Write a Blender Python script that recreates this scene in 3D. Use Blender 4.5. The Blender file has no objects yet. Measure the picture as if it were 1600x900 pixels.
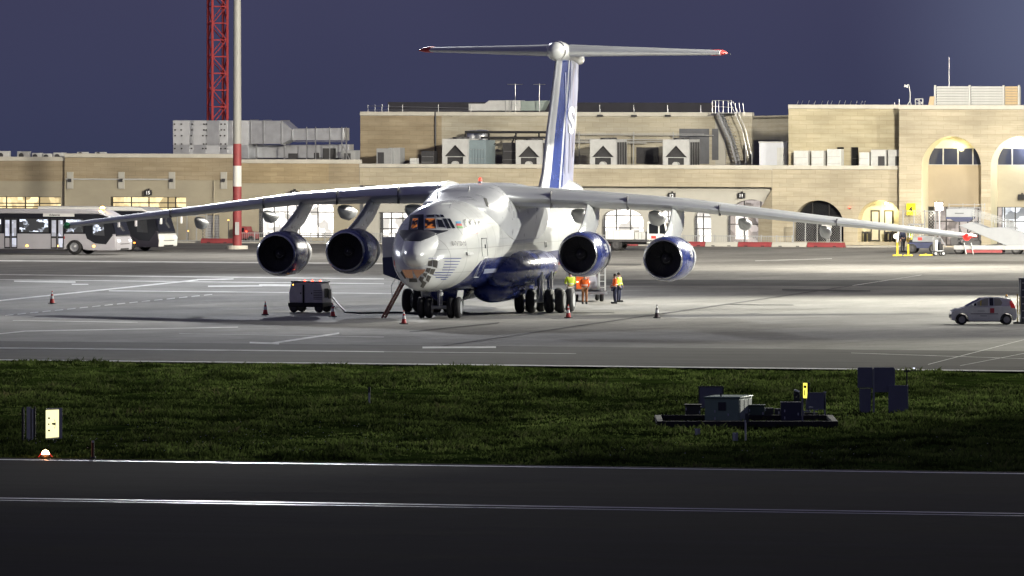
import bpy, bmesh, math, random
import numpy as np
from mathutils import Vector, Matrix, noise
from mathutils.bvhtree import BVHTree
random.seed(7); np.random.seed(7)
SC = bpy.context.scene; COL = SC.collection
# ---------------------------------------------------------------- camera
F, H, YH = 17778.0, 14.8, 60.0          # focal length (photo pixels), eye height, vanishing line of the apron
cd = bpy.data.cameras.new('camera'); cd.lens = 400.0; cd.sensor_width = 36.0
cd.shift_y = -(450 - YH) / 1600.0; cd.clip_start = 1.0; cd.clip_end = 30000
cam = bpy.data.objects.new('camera', cd); COL.objects.link(cam)
cam.location = (0, 0, H); cam.rotation_euler = (math.radians(90), 0, 0); SC.camera = cam
SC.render.engine = 'CYCLES'
SC.cycles.use_denoising = True; SC.cycles.max_bounces = 6; SC.cycles.transparent_max_bounces = 8
SC.cycles.sample_clamp_indirect = 4.0; SC.cycles.caustics_reflective = False; SC.cycles.caustics_refractive = False
SC.view_settings.view_transform = 'Standard'; SC.view_settings.look = 'None'
SC.view_settings.exposure = 0.0; SC.view_settings.gamma = 1.0
# ---------------------------------------------------------------- night sky
W = bpy.data.worlds.new('World'); SC.world = W; W.use_nodes = True
nt = W.node_tree; nt.nodes.clear()
N = nt.nodes.new; L = nt.links.new
out = N('ShaderNodeOutputWorld'); bg = N('ShaderNodeBackground'); L(bg.outputs[0], out.inputs[0])
tc = N('ShaderNodeTexCoord'); sep = N('ShaderNodeSeparateXYZ'); L(tc.outputs['Generated'], sep.inputs[0])
mr = N('ShaderNodeMapRange'); mr.inputs['From Min'].default_value = -0.012; mr.inputs['From Max'].default_value = 0.012
L(sep.outputs['Z'], mr.inputs['Value'])
ramp = N('ShaderNodeValToRGB'); L(mr.outputs[0], ramp.inputs[0])
ramp.color_ramp.elements[0].color = (0.037, 0.043, 0.092, 1); ramp.color_ramp.elements[1].color = (0.054, 0.053, 0.108, 1)
nz = N('ShaderNodeTexNoise'); nz.inputs['Scale'].default_value = 22; nz.inputs['Detail'].default_value = 2
L(tc.outputs['Generated'], nz.inputs['Vector'])
nr = N('ShaderNodeMapRange'); nr.inputs['From Min'].default_value = .3; nr.inputs['From Max'].default_value = .7
nr.inputs['To Min'].default_value = .9; nr.inputs['To Max'].default_value = 1.1; L(nz.outputs[0], nr.inputs['Value'])
mx = N('ShaderNodeMix'); mx.data_type = 'RGBA'; mx.blend_type = 'MULTIPLY'; mx.inputs[0].default_value = 1
L(ramp.outputs[0], mx.inputs[6]); L(nr.outputs[0], mx.inputs[7])
# small halo of lit haze round the floodlights just beyond the right edge
vd = N('ShaderNodeVectorMath'); vd.operation = 'DISTANCE'; vd.inputs[1].default_value = (.054, .9985, .0022); L(tc.outputs['Generated'], vd.inputs[0])
mg = N('ShaderNodeMapRange'); mg.interpolation_type = 'SMOOTHSTEP'; mg.inputs['From Min'].default_value = .026; mg.inputs['From Max'].default_value = .004; L(vd.outputs['Value'], mg.inputs['Value'])
mx2 = N('ShaderNodeMix'); mx2.data_type = 'RGBA'; mx2.inputs[7].default_value = (.105, .12, .205, 1)
L(mg.outputs[0], mx2.inputs[0]); L(mx.outputs[2], mx2.inputs[6]); L(mx2.outputs[2], bg.inputs[0]); bg.inputs[1].default_value = 1.0
# ---------------------------------------------------------------- apron floodlights (each hangs on a mast built below)
LAMPS = {   # name: (position, aim, power, cone deg, blend, colour)
 'M1': ((43, 662, 30), (22, 620, 0), 480e3, 86, .9, (1, .97, .84)),
 'M1b': ((43.5, 662.6, 30.2), (0, 828, 9), 1350e3, 45, .6, (1, .92, .76)),
 'M2': ((76, 602, 28), (6, 616, 6), 430e3, 74, .8, (1, .985, .90)),
 'M2b': ((76, 601.4, 28.2), (2, 508, 0), 760e3, 40, 1.0, (1, .98, .80)),
 'M3': ((-19.3, 799.2, 41), (-14, 652, 0), 1450e3, 24, 1.0, (.93, .96, 1)),
 'M3b': ((-19.3, 798.6, 39), (-24, 735, 0), 130e3, 92, .8, (1, .97, .9)),
 'M5': ((58, 752, 29), (8, 698, 0), 480e3, 84, .9, (1, .96, .84)),
 'M5b': ((58, 752.6, 28.8), (6, 790, 0), 130e3, 84, .9, (1, .96, .84)),
 'M2c': ((76, 600.8, 28), (8.2, 438, .5), 900e3, 7, .9, (1, .98, .86)),  # narrow extra beam added to brighten the kiosk's right side
 'M6': ((-72, 690, 28), (-34, 805, 2), 120e3, 60, .8, (1, .92, .78)),
 'M6b': ((-72, 689, 28.3), (-5, 600, 4), 150e3, 20, .9, (.9, .93, 1)),
}
LAMP_OBJ = {}
for k, (p, aim, pw, cone, bl, c) in LAMPS.items():
    ld = bpy.data.lights.new('floodlight_lamp', 'SPOT'); ld.energy = pw; ld.color = c
    ld.spot_size = math.radians(cone); ld.spot_blend = bl; ld.shadow_soft_size = 3.0 if k == 'M1b' else .7
    lo = bpy.data.objects.new('floodlight_lamp', ld); COL.objects.link(lo); lo.location = p
    lo.rotation_euler = (Vector(aim) - Vector(p)).to_track_quat('-Z', 'Y').to_euler(); LAMP_OBJ[k] = lo
# ---------------------------------------------------------------- helpers
def G(px, py):
    D = F * H / (py - YH); return ((px - 800) * D / F, D)
AL = math.atan(.37); CA, SA = math.cos(AL), math.sin(AL); D0 = 820.0
def SU(px, w=0.0):
    t = (px - 800) / F; return (t * (D0 + w * CA) - w * SA) / (CA + t * SA)
def SY(px, w=0.0): return D0 - SU(px, w) * SA + w * CA
def SZ(py, px, w=0.0): return H - (py - YH) * SY(px, w) / F
def S(u, w, z=0.0): return (u * CA + w * SA, D0 - u * SA + w * CA, z)

class MB:
    def __init__(s): s.v = []; s.f = []; s.m = []
    def add(s, vs, fs, mi=0):
        o = len(s.v); s.v += [tuple(p) for p in vs]
        for f in fs: s.f.append([i + o for i in f]); s.m.append(mi)
        return s
    def box(s, x0, x1, y0, y1, z0, z1, mi=0):
        return s.add([(x0,y0,z0),(x1,y0,z0),(x1,y1,z0),(x0,y1,z0),(x0,y0,z1),(x1,y0,z1),(x1,y1,z1),(x0,y1,z1)],
            [(0,3,2,1),(4,5,6,7),(0,1,5,4),(1,2,6,5),(2,3,7,6),(3,0,4,7)], mi)
    def obox(s, c, size, mat3, mi=0):
        c = Vector(c); h = [k / 2 for k in size]
        vs = [c + mat3 @ Vector((a*h[0], b*h[1], d*h[2])) for a, b, d in
              ((-1,-1,-1),(1,-1,-1),(1,1,-1),(-1,1,-1),(-1,-1,1),(1,-1,1),(1,1,1),(-1,1,1))]
        return s.add(vs, [(0,3,2,1),(4,5,6,7),(0,1,5,4),(1,2,6,5),(2,3,7,6),(3,0,4,7)], mi)
    def bar(s, p0, p1, a, b=None, mi=0):
        p0, p1 = Vector(p0), Vector(p1); d = p1 - p0
        q = d.to_track_quat('Z', 'Y').to_matrix()
        return s.obox((p0 + p1) / 2, (a, b or a, d.length), q, mi)
    def loft(s, rings, cap0=True, cap1=True, mi=0, closed=True):
        n = len(rings[0]); vs = [p for r in rings for p in r]; fs = []
        for i in range(len(rings) - 1):
            for j in range(n if closed else n - 1):
                k = (j + 1) % n; fs.append((i*n+j, i*n+k, (i+1)*n+k, (i+1)*n+j))
        if cap0: fs.append(tuple(range(n))[::-1])
        if cap1: fs.append(tuple((len(rings)-1)*n + j for j in range(n)))
        return s.add(vs, fs, mi)
    def tube(s, pts, rad, n=8, mi=0):
        pts = [Vector(p) for p in pts]; rs = rad if isinstance(rad, (list, tuple)) else [rad] * len(pts); rings = []
        for i, p in enumerate(pts):
            d = (pts[min(i+1, len(pts)-1)] - pts[max(i-1, 0)]).normalized()
            up = Vector((0,0,1)) if abs(d.z) < .9 else Vector((0,1,0))
            a = d.cross(up).normalized(); b = a.cross(d)
            rings.append([p + a*rs[i]*math.cos(t*2*math.pi/n) + b*rs[i]*math.sin(t*2*math.pi/n) for t in range(n)])
        return s.loft(rings, mi=mi)
    def cyl(s, p0, p1, r0, r1=None, n=14, mi=0): return s.tube([p0, p1], [r0, r0 if r1 is None else r1], n, mi)
    def lathe(s, prof, o, axis='y', n=32, mi=0, cap=False):
        rings = []
        for t, r in prof:
            ring = []
            for k in range(n):
                a = k * 2 * math.pi / n; c, d = r*math.cos(a), r*math.sin(a)
                p = {'y': (c, t, d), 'x': (t, c, d), 'z': (c, d, t)}[axis]
                ring.append((o[0]+p[0], o[1]+p[1], o[2]+p[2]))
            rings.append(ring)
        return s.loft(rings, cap, cap, mi)
    def prism(s, poly, axis, a0, a1, mi=0):
        def P(p, a): return {'x': (a, p[0], p[1]), 'y': (p[0], a, p[1]), 'z': (p[0], p[1], a)}[axis]
        return s.loft([[P(p, a0) for p in poly], [P(p, a1) for p in poly]], mi=mi)
    def quad(s, a, b, c, d, mi=0): return s.add([a, b, c, d], [(0,1,2,3)], mi)
    def mesh(s, name, mats, smooth=0, recalc=True):
        me = bpy.data.meshes.new(name); me.from_pydata(s.v, [], s.f)
        for m in (mats if isinstance(mats, (list, tuple)) else [mats]): me.materials.append(m)
        me.polygons.foreach_set('material_index', s.m)
        if recalc:
            bm = bmesh.new(); bm.from_mesh(me); bmesh.ops.recalc_face_normals(bm, faces=bm.faces); bm.to_mesh(me); bm.free()
        if smooth:
            me.polygons.foreach_set('use_smooth', [True]*len(me.polygons)); me.set_sharp_from_angle(angle=math.radians(smooth))
        me.update(); return me
    def build(s, name, mats, parent=None, smooth=0, bevel=0, label=None, kind=None, recalc=True):
        ob = bpy.data.objects.new(name, s.mesh(name, mats, smooth, recalc)); COL.objects.link(ob); ob.parent = parent
        if bevel:
            b = ob.modifiers.new('bevel', 'BEVEL'); b.width = bevel; b.segments = 2; b.limit_method = 'ANGLE'; b.angle_limit = math.radians(40)
            ob.data.polygons.foreach_set('use_smooth', [True]*len(ob.data.polygons)); ob.data.set_sharp_from_angle(angle=math.radians(35))
        if label: ob['label'] = label
        if kind: ob['kind'] = kind
        return ob
def tag(o, label, cat, group=None):
    o['label'] = label; o['category'] = cat
    if group: o['group'] = group
    return o
def thing(name, label, cat, loc=(0,0,0), rz=0.0, group=None):
    o = bpy.data.objects.new(name, None); COL.objects.link(o); o.location = loc; o.rotation_euler = (0,0,rz)
    o.empty_display_size = .2; return tag(o, label, cat, group)
KIDS = {}
def copy_tree(o, parent=None):
    c = o.copy(); COL.objects.link(c)
    if parent: c.parent = parent
    for ch in [x for x in COL.objects if x.parent == o]: copy_tree(ch, c)
    return c
def dup(o, label, loc, rz=None):
    c = copy_tree(o); c.location = loc; c['label'] = label
    if rz is not None: c.rotation_euler = (0,0,rz)
    return c
def piece(mesh, name, parent, loc=(0,0,0), rot=(0,0,0), scale=(1,1,1)):
    o = bpy.data.objects.new(name, mesh); COL.objects.link(o); o.parent = parent; o.location = loc; o.rotation_euler = rot; o.scale = scale
    return o
# ---------------------------------------------------------------- materials
def M(name, col, rough=.6, metal=0, var=.0, vs=3.0, stretch=(1,1,1), bump=0, bs=8.0, emit=None, es=1.0, coat=0, spec=.5, dirt=None):
    m = bpy.data.materials.new(name); m.use_nodes = True; t = m.node_tree; n = t.nodes; b = n['Principled BSDF']
    b.inputs['Base Color'].default_value = (*col, 1); b.inputs['Roughness'].default_value = rough; b.inputs['Metallic'].default_value = metal
    b.inputs['Coat Weight'].default_value = coat; b.inputs['Specular IOR Level'].default_value = spec
    if emit: b.inputs['Emission Color'].default_value = (*emit, 1); b.inputs['Emission Strength'].default_value = es
    if var or bump:
        tc = n.new('ShaderNodeTexCoord'); mp = n.new('ShaderNodeMapping'); mp.inputs['Scale'].default_value = stretch
        t.links.new(tc.outputs['Object'], mp.inputs[0])
    if var:
        q = n.new('ShaderNodeTexNoise'); q.inputs['Scale'].default_value = vs; q.inputs['Detail'].default_value = 6; q.inputs['Roughness'].default_value = .65
        t.links.new(mp.outputs[0], q.inputs['Vector'])
        r = n.new('ShaderNodeMapRange'); r.inputs['From Min'].default_value = .28; r.inputs['From Max'].default_value = .72
        r.inputs['To Min'].default_value = 1 - var; r.inputs['To Max'].default_value = 1 + var; t.links.new(q.outputs[0], r.inputs['Value'])
        x = n.new('ShaderNodeMix'); x.data_type = 'RGBA'; x.blend_type = 'MULTIPLY'; x.inputs[0].default_value = 1; x.inputs[6].default_value = (*col, 1)
        t.links.new(r.outputs[0], x.inputs[7]); t.links.new(x.outputs[2], b.inputs['Base Color'])
        rr = n.new('ShaderNodeMapRange'); rr.inputs['To Min'].default_value = max(.03, rough - .12); rr.inputs['To Max'].default_value = min(1, rough + .12)
        t.links.new(q.outputs[0], rr.inputs['Value']); t.links.new(rr.outputs[0], b.inputs['Roughness'])
    if bump:
        q2 = n.new('ShaderNodeTexNoise'); q2.inputs['Scale'].default_value = bs; q2.inputs['Detail'].default_value = 5
        t.links.new(mp.outputs[0], q2.inputs['Vector'])
        bp = n.new('ShaderNodeBump'); bp.inputs['Strength'].default_value = bump; bp.inputs['Distance'].default_value = .1
        t.links.new(q2.outputs[0], bp.inputs['Height']); t.links.new(bp.outputs[0], b.inputs['Normal'])
    return m
def glass(name, tint=(.72,.72,.72), refl=.9):
    m = bpy.data.materials.new(name); m.use_nodes = True; t = m.node_tree; n = t.nodes; n.clear()
    o = n.new('ShaderNodeOutputMaterial'); tr = n.new('ShaderNodeBsdfTransparent'); gl = n.new('ShaderNodeBsdfGlossy'); mi = n.new('ShaderNodeMixShader'); fr = n.new('ShaderNodeFresnel')
    tr.inputs[0].default_value = (*tint, 1); gl.inputs['Roughness'].default_value = .04; fr.inputs[0].default_value = 1.5
    t.links.new(fr.outputs[0], mi.inputs[0]); t.links.new(tr.outputs[0], mi.inputs[1]); t.links.new(gl.outputs[0], mi.inputs[2]); t.links.new(mi.outputs[0], o.inputs[0])
    return m
def lit_interior(name, col, strength, scale=(1.2, 1, .9), lo=.35, seed=0.0, a=.05, c=.38):
    """a lit room seen through a window: bright wall and dark furniture-sized blocks"""
    m = bpy.data.materials.new(name); m.use_nodes = True; t = m.node_tree; n = t.nodes; b = n['Principled BSDF']
    tc = n.new('ShaderNodeTexCoord'); mp = n.new('ShaderNodeMapping'); mp.inputs['Scale'].default_value = scale; mp.inputs['Location'].default_value = (seed, seed*.7, seed*.3)
    t.links.new(tc.outputs['Object'], mp.inputs[0])
    v = n.new('ShaderNodeTexVoronoi'); v.distance = 'CHEBYCHEV'; v.inputs['Scale'].default_value = 1.3; t.links.new(mp.outputs[0], v.inputs['Vector'])
    q = n.new('ShaderNodeTexNoise'); q.inputs['Scale'].default_value = 2.2; q.inputs['Detail'].default_value = 4; t.links.new(mp.outputs[0], q.inputs['Vector'])
    sx = n.new('ShaderNodeSeparateColor'); t.links.new(v.outputs['Color'], sx.inputs[0])
    ad = n.new('ShaderNodeMath'); ad.operation = 'MULTIPLY'; t.links.new(sx.outputs[0], ad.inputs[0]); t.links.new(q.outputs[0], ad.inputs[1])
    r = n.new('ShaderNodeMapRange'); r.inputs['From Min'].default_value = a; r.inputs['From Max'].default_value = c
    r.inputs['To Min'].default_value = lo * strength; r.inputs['To Max'].default_value = strength; t.links.new(ad.outputs[0], r.inputs['Value'])
    b.inputs['Base Color'].default_value = (*[k*(.5 if a < .1 else .04) for k in col], 1); b.inputs['Emission Color'].default_value = (*col, 1)
    t.links.new(r.outputs[0], b.inputs['Emission Strength']); return m
def stone(name, col, dark, streak=.5, joints=True):
    """limestone facing: courses of blocks, long dark streaks, part painted relief shade, part stain"""
    m = M(name, col, .85); t = m.node_tree; n = t.nodes; b = n['Principled BSDF']; lk = t.links.new
    tc = n.new('ShaderNodeTexCoord'); mp = n.new('ShaderNodeMapping'); mp.inputs['Scale'].default_value = (.22, .22, 1.9); lk(tc.outputs['Object'], mp.inputs[0])
    q = n.new('ShaderNodeTexNoise'); q.inputs['Scale'].default_value = 1.4; q.inputs['Detail'].default_value = 7; q.inputs['Roughness'].default_value = .7; lk(mp.outputs[0], q.inputs['Vector'])
    r = n.new('ShaderNodeValToRGB'); r.color_ramp.elements[0].position = .40; r.color_ramp.elements[1].position = .62
    r.color_ramp.elements[0].color = (*dark, 1); r.color_ramp.elements[1].color = (*col, 1); lk(q.outputs[0], r.inputs[0])  # dark streaks paint in the shade of rough-faced courses, and stains
    mp2 = n.new('ShaderNodeMapping'); mp2.inputs['Rotation'].default_value = (math.radians(90), 0, 0); lk(tc.outputs['Object'], mp2.inputs[0])
    br = n.new('ShaderNodeTexBrick'); br.inputs['Scale'].default_value = 1; br.inputs['Brick Width'].default_value = 1.1; br.inputs['Row Height'].default_value = .32
    br.inputs['Mortar Size'].default_value = .012; br.inputs['Color1'].default_value = (1,1,1,1); br.inputs['Color2'].default_value = (.86,.86,.86,1); br.inputs['Mortar'].default_value = (.68,.66,.62,1)
    lk(mp2.outputs[0], br.inputs['Vector'])
    q3 = n.new('ShaderNodeTexNoise'); q3.inputs['Scale'].default_value = .22; q3.inputs['Detail'].default_value = 3; lk(tc.outputs['Object'], q3.inputs['Vector'])
    r3 = n.new('ShaderNodeMapRange'); r3.inputs['From Min'].default_value = .3; r3.inputs['From Max'].default_value = .7; r3.inputs['To Min'].default_value = .8; r3.inputs['To Max'].default_value = 1.12; lk(q3.outputs[0], r3.inputs['Value'])
    x = n.new('ShaderNodeMix'); x.data_type = 'RGBA'; x.blend_type = 'MULTIPLY'; x.inputs[0].default_value = .8 if joints else .0; lk(r.outputs[0], x.inputs[6]); lk(br.outputs[0], x.inputs[7])
    y = n.new('ShaderNodeMix'); y.data_type = 'RGBA'; y.blend_type = 'MULTIPLY'; y.inputs[0].default_value = 1; lk(x.outputs[2], y.inputs[6]); lk(r3.outputs[0], y.inputs[7])
    lk(y.outputs[2], b.inputs['Base Color'])
    bp = n.new('ShaderNodeBump'); bp.inputs['Strength'].default_value = streak; bp.inputs['Distance'].default_value = .15; lk(q.outputs[0], bp.inputs['Height']); lk(bp.outputs[0], b.inputs['Normal'])
    return m
def emis(name, col, s): return M(name, tuple(c*.4 for c in col), .4, emit=col, es=s)
WHITE = M('white_paint', (.74,.75,.74), .35, var=.05, vs=2, coat=.3)
DIRTYWHITE = M('worn_white_paint', (.6,.61,.6), .5, var=.12, vs=3)
BLACK = M('black_rubber', (.022,.022,.024), .75, var=.25, vs=6)
DARK = M('dark_metal', (.05,.05,.055), .5, var=.2, vs=5)
STEEL = M('steel', (.45,.46,.48), .4, .85, var=.12, vs=4)
GALV = M('galvanised_sheet', (.62,.64,.68), .42, .75, var=.13, vs=1.5)
GREY = M('grey_paint', (.34,.35,.36), .5, var=.1, vs=3)
LGREY = M('light_grey_paint', (.55,.56,.56), .5, var=.1, vs=2)
RED = M('red_paint', (.5,.035,.03), .5, var=.15, vs=4)
MAROON = M('maroon_paint', (.26,.045,.05), .6, var=.2, vs=2)
YELLOW = M('yellow_paint', (.75,.55,.03), .5, var=.08)
ORANGE = M('hi_vis_orange', (.95,.16,.02), .7, var=.08, vs=14)
LIME = M('hi_vis_yellow', (.62,.78,.05), .7, var=.08, vs=14)
NAVY = M('navy_cloth', (.03,.035,.07), .8, var=.2, vs=14)
KHAKI = M('pale_cloth', (.42,.41,.36), .8, var=.15, vs=14)
SKIN = M('skin', (.45,.27,.19), .55, var=.1, vs=20)
HAIR = M('dark_hair', (.02,.016,.013), .6, var=.3, vs=40)
BLUE = M('royal_blue_paint', (.022,.038,.19), .28, var=.12, vs=1.5, coat=.4)
DBLUE = M('dark_blue_paint', (.035,.045,.11), .45, var=.12, vs=2)
DGLASS = M('dark_glass', (.012,.014,.018), .06, var=.0, spec=.8)
GLASS = glass('window_glass')
AMBER_L = emis('amber_lamp', (1,.42,.05), 14); RED_L = emis('red_lamp', (1,.06,.03), 10); WHITE_L = emis('white_lamp', (1,.95,.85), 14)
def textmesh(s, size, shear=0, bold=0):
    c = bpy.data.curves.new('lettering', 'FONT'); c.body = s; c.size = size; c.align_x = 'CENTER'; c.align_y = 'CENTER'; c.shear = shear; c.offset = bold
    o = bpy.data.objects.new('lettering', c); COL.objects.link(o); bpy.context.view_layer.update()
    me = bpy.data.meshes.new_from_object(o.evaluated_get(bpy.context.evaluated_depsgraph_get())); bpy.data.objects.remove(o)
    return me
def lettering(s, size, mat, parent, loc, rot=(math.pi/2,0,0), bold=0.0, name='lettering', th=.004):
    me = textmesh(s, size, bold=bold); me.materials.clear(); me.materials.append(mat); me.name = name
    bm = bmesh.new(); bm.from_mesh(me)
    r = bmesh.ops.extrude_face_region(bm, geom=bm.faces[:]); bmesh.ops.translate(bm, vec=(0,0,th), verts=[e for e in r['geom'] if isinstance(e, bmesh.types.BMVert)])
    bm.to_mesh(me); bm.free()
    return piece(me, name, parent, loc, rot)
# ================================================================ THE SETTING
def struct(o): o['kind'] = 'structure'; return o
O_SITE = S(0, 0)
EARTH = M('dry_earth', (.07,.065,.045), .95, var=.3, vs=.05)
ASPHALT = M('asphalt', (.028,.028,.032), .9, var=.5, vs=.25, stretch=(.12,.7,1), spec=.006)
g = MB(); xs = (-6000, -300, 300, 6000); ys = (-300, 250, 940, 3000, 14000)
def gz(y): return -.4 if y <= 940 else -.4 - .016*(y - 940)
for i in range(3):
    for j in range(4): g.quad((xs[i],ys[j],gz(ys[j])),(xs[i+1],ys[j],gz(ys[j])),(xs[i+1],ys[j+1],gz(ys[j+1])),(xs[i],ys[j+1],gz(ys[j+1])))
struct(g.build('ground', EARTH))
def concrete():
    m = M('apron_concrete', (.27,.265,.25), .9, spec=.006); t = m.node_tree; n = t.nodes; b = n['Principled BSDF']; lk = t.links.new
    tc = n.new('ShaderNodeTexCoord')
    def noise_(sc, stretch, det=6, rough=.65):
        mp = n.new('ShaderNodeMapping'); mp.inputs['Scale'].default_value = stretch; lk(tc.outputs['Object'], mp.inputs[0])
        q = n.new('ShaderNodeTexNoise'); q.inputs['Scale'].default_value = sc; q.inputs['Detail'].default_value = det; q.inputs['Roughness'].default_value = rough; lk(mp.outputs[0], q.inputs['Vector']); return q.outputs[0]
    def rng(s, a, c, lo, hi):
        r = n.new('ShaderNodeMapRange'); r.inputs[1].default_value = a; r.inputs[2].default_value = c; r.inputs[3].default_value = lo; r.inputs[4].default_value = hi; lk(s, r.inputs[0]); return r.outputs[0]
    def mul(a, c):
        k = n.new('ShaderNodeMath'); k.operation = 'MULTIPLY'; lk(a, k.inputs[0]); lk(c, k.inputs[1]); return k.outputs[0]
    big = rng(noise_(.05, (1, .35, 1), 5), .3, .7, .72, 1.2)          # broad patches
    mid = rng(noise_(.5, (.5, .25, 1), 8, .75), .3, .7, .8, 1.15)     # stains
    fine = rng(noise_(5, (1, .4, 1), 4), .3, .7, .9, 1.1)
    br = n.new('ShaderNodeTexBrick'); br.offset = 0; br.inputs['Scale'].default_value = 1; br.inputs['Brick Width'].default_value = 6; br.inputs['Row Height'].default_value = 6
    br.inputs['Mortar Size'].default_value = .05; br.inputs['Color1'].default_value = (1,1,1,1); br.inputs['Color2'].default_value = (.87,.87,.87,1); br.inputs['Mortar'].default_value = (.55,.55,.55,1); lk(tc.outputs['Object'], br.inputs['Vector'])
    cr = rng(noise_(.35, (.35, 1, 1), 3, .5), .497, .503, 0, 1)        # thin meandering cracks: both sides of the 0.5 contour
    cr2 = n.new('ShaderNodeMath'); cr2.operation = 'PINGPONG'; cr2.inputs[1].default_value = .5; lk(cr, cr2.inputs[0])
    crk = rng(cr2.outputs[0], 0, .5, 1, .62)
    sx = n.new('ShaderNodeSeparateColor'); lk(br.outputs[0], sx.inputs[0])
    v = mul(mul(mul(big, mid), mul(fine, sx.outputs[0])), crk)
    x = n.new('ShaderNodeMix'); x.data_type = 'RGBA'; x.blend_type = 'MULTIPLY'; x.inputs[0].default_value = 1; x.inputs[6].default_value = (.27,.265,.25,1); lk(v, x.inputs[7]); lk(x.outputs[2], b.inputs['Base Color'])
    lk(rng(mid, .8, 1.15, .95, .8), b.inputs['Roughness'])
    return m
CONC = concrete()
def sheet(name, u0, u1, w0, w1, z, mat):
    mb = MB().quad((u0,w0,z),(u1,w0,z),(u1,w1,z),(u0,w1,z)); o = mb.build(name, mat); o.location = O_SITE; o.rotation_euler = (0,0,-AL); return struct(o)
sheet('apron', -320, 320, -286.6, 70, 0, CONC)
sheet('apron_shoulder', -320, 320, -287.2, -256, .004, M('shoulder_asphalt', (.105,.102,.095), .9, spec=.006, var=.28, vs=.25, stretch=(.25,1,1)))
sheet('taxiway', -320, 320, -800, -398.6, 0, ASPHALT)
PAINT = M('line_paint', (.62,.62,.6), .36, spec=.5, var=.3, vs=1.2)
sheet('taxiway_edge_line', -300, 300, -400.6, -399.9, .004, PAINT)
sheet('taxiway_centre_line', -300, 300, -431.5, -430.9, .004, PAINT); sheet('taxiway_centre_line', -300, 300, -433.0, -432.6, .004, PAINT)
WORN = M('worn_line_paint', (.62,.62,.6), .9, spec=.05, var=.45, vs=.8)
TAR = M('dark_asphalt_patch', (.125,.125,.125), .9, spec=.006, var=.3, vs=.4)
ZL = [.008]
def mark(a, b, t, mat=WORN, name='painted_line', t2=None, z=None):
    t2 = t if t2 is None else t2; ZL[0] += .0004; zz = z or ZL[0]; mb = MB(); n = 6; top = []; bot = []
    for i in range(n + 1):
        k = i / n; px, py, tt = a[0]+(b[0]-a[0])*k, a[1]+(b[1]-a[1])*k, t+(t2-t)*k
        top.append((*G(px, py - tt/2), zz)); bot.append((*G(px, py + tt/2), zz))
    for i in range(n): mb.quad(bot[i], bot[i+1], top[i+1], top[i])
    return struct(mb.build(name, mat))
for a, b, t in [((-60,407),(600,412),2.0),((-60,428.5),(600,436),1.3),((-60,436.5),(600,443.5),.9),((22,439.6),(118,441),2.2),((112,444.4),(138,444.6),1.6),
    ((-30,473),(310,437.5),1.9),((308,437.2),(365,436),1.8),((325,447.6),(410,446.8),1.8),((405,445.8),(462,446.2),3),((170,454.6),(620,459),1.2),
    ((20,501),(215,504),.9),((-20,524),(40,517.6),1.4),((40,517.6),(372,511.6),1.3),((390,535.6),(436,537.2),2.4),((424,536.8),(530,521),2.4),
    ((280,521.5),(600,527),.5),((-60,543.5),(600,550),1.5),((600,550),(900,553),.6),((660,543.4),(775,543),2.6),((-40,562.2),(620,569),1.2),((620,569),(1640,580.6),1.6),
    ((1450,570),(1620,526),.7),((1500,572),(1640,545),.5),((1330,552),(1600,561),.4),((1180,408),(1300,404.5),.8),((1330,447),(1440,430),.5)]:
    mark(a, b, t)
for i in range(17):
    k = i/17; px = 8 + 330*k; mark((px, 493.5 - 33.5*k), (px + 13, 493.5 - 33.5*(k + .04)), 1.2)
mark((622,440.5),(1660,443.5),9,TAR,'asphalt_strip',t2=10,z=.006); mark((690,541),(1332,447),1.5,TAR,'joint_seal',t2=1.0)
mark((1222,453.2),(1360,455.2),2.4,TAR,'dark_patch'); mark((880,413.2),(1002,413.8),2.2,TAR,'dark_patch'); mark((1140,476),(1240,477),.8,TAR,'dark_patch'); mark((640,519),(780,505),1.2,TAR,'joint_seal'); mark((870,489),(960,489),.8,TAR,'dark_patch')  # thin dark strips and patches laid on the apron
# ---------------------------------------------------------------- grass strip between taxiway and apron
def gh(x, y): return .20*noise.noise((x*.16, y*.06, 0)) + .16*noise.noise((x*.55, y*.22, 5)) + .06*noise.noise((x*1.5, y*.6, 8)) - .02
def edge_fade(w): return max(0, min(1, (w + 398.6)/4, (-286.6 - w)/4))
mb = MB(); nu, nw = 340, 260
for j in range(nw + 1):
    w = -399.4 + (113.4)*j/nw
    for i in range(nu + 1):
        u = -60 + 120*i/nu + (w+340)*-.37; x, y, _ = S(u, w); e = edge_fade(w)
        mb.v.append((x, y, -.05 + e*(.07 + gh(x, y))))
for j in range(nw):
    for i in range(nu): a = j*(nu+1)+i; mb.f.append((a, a+1, a+nu+2, a+nu+1)); mb.m.append(0)
SOIL = None
TURF_MB = mb

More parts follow.
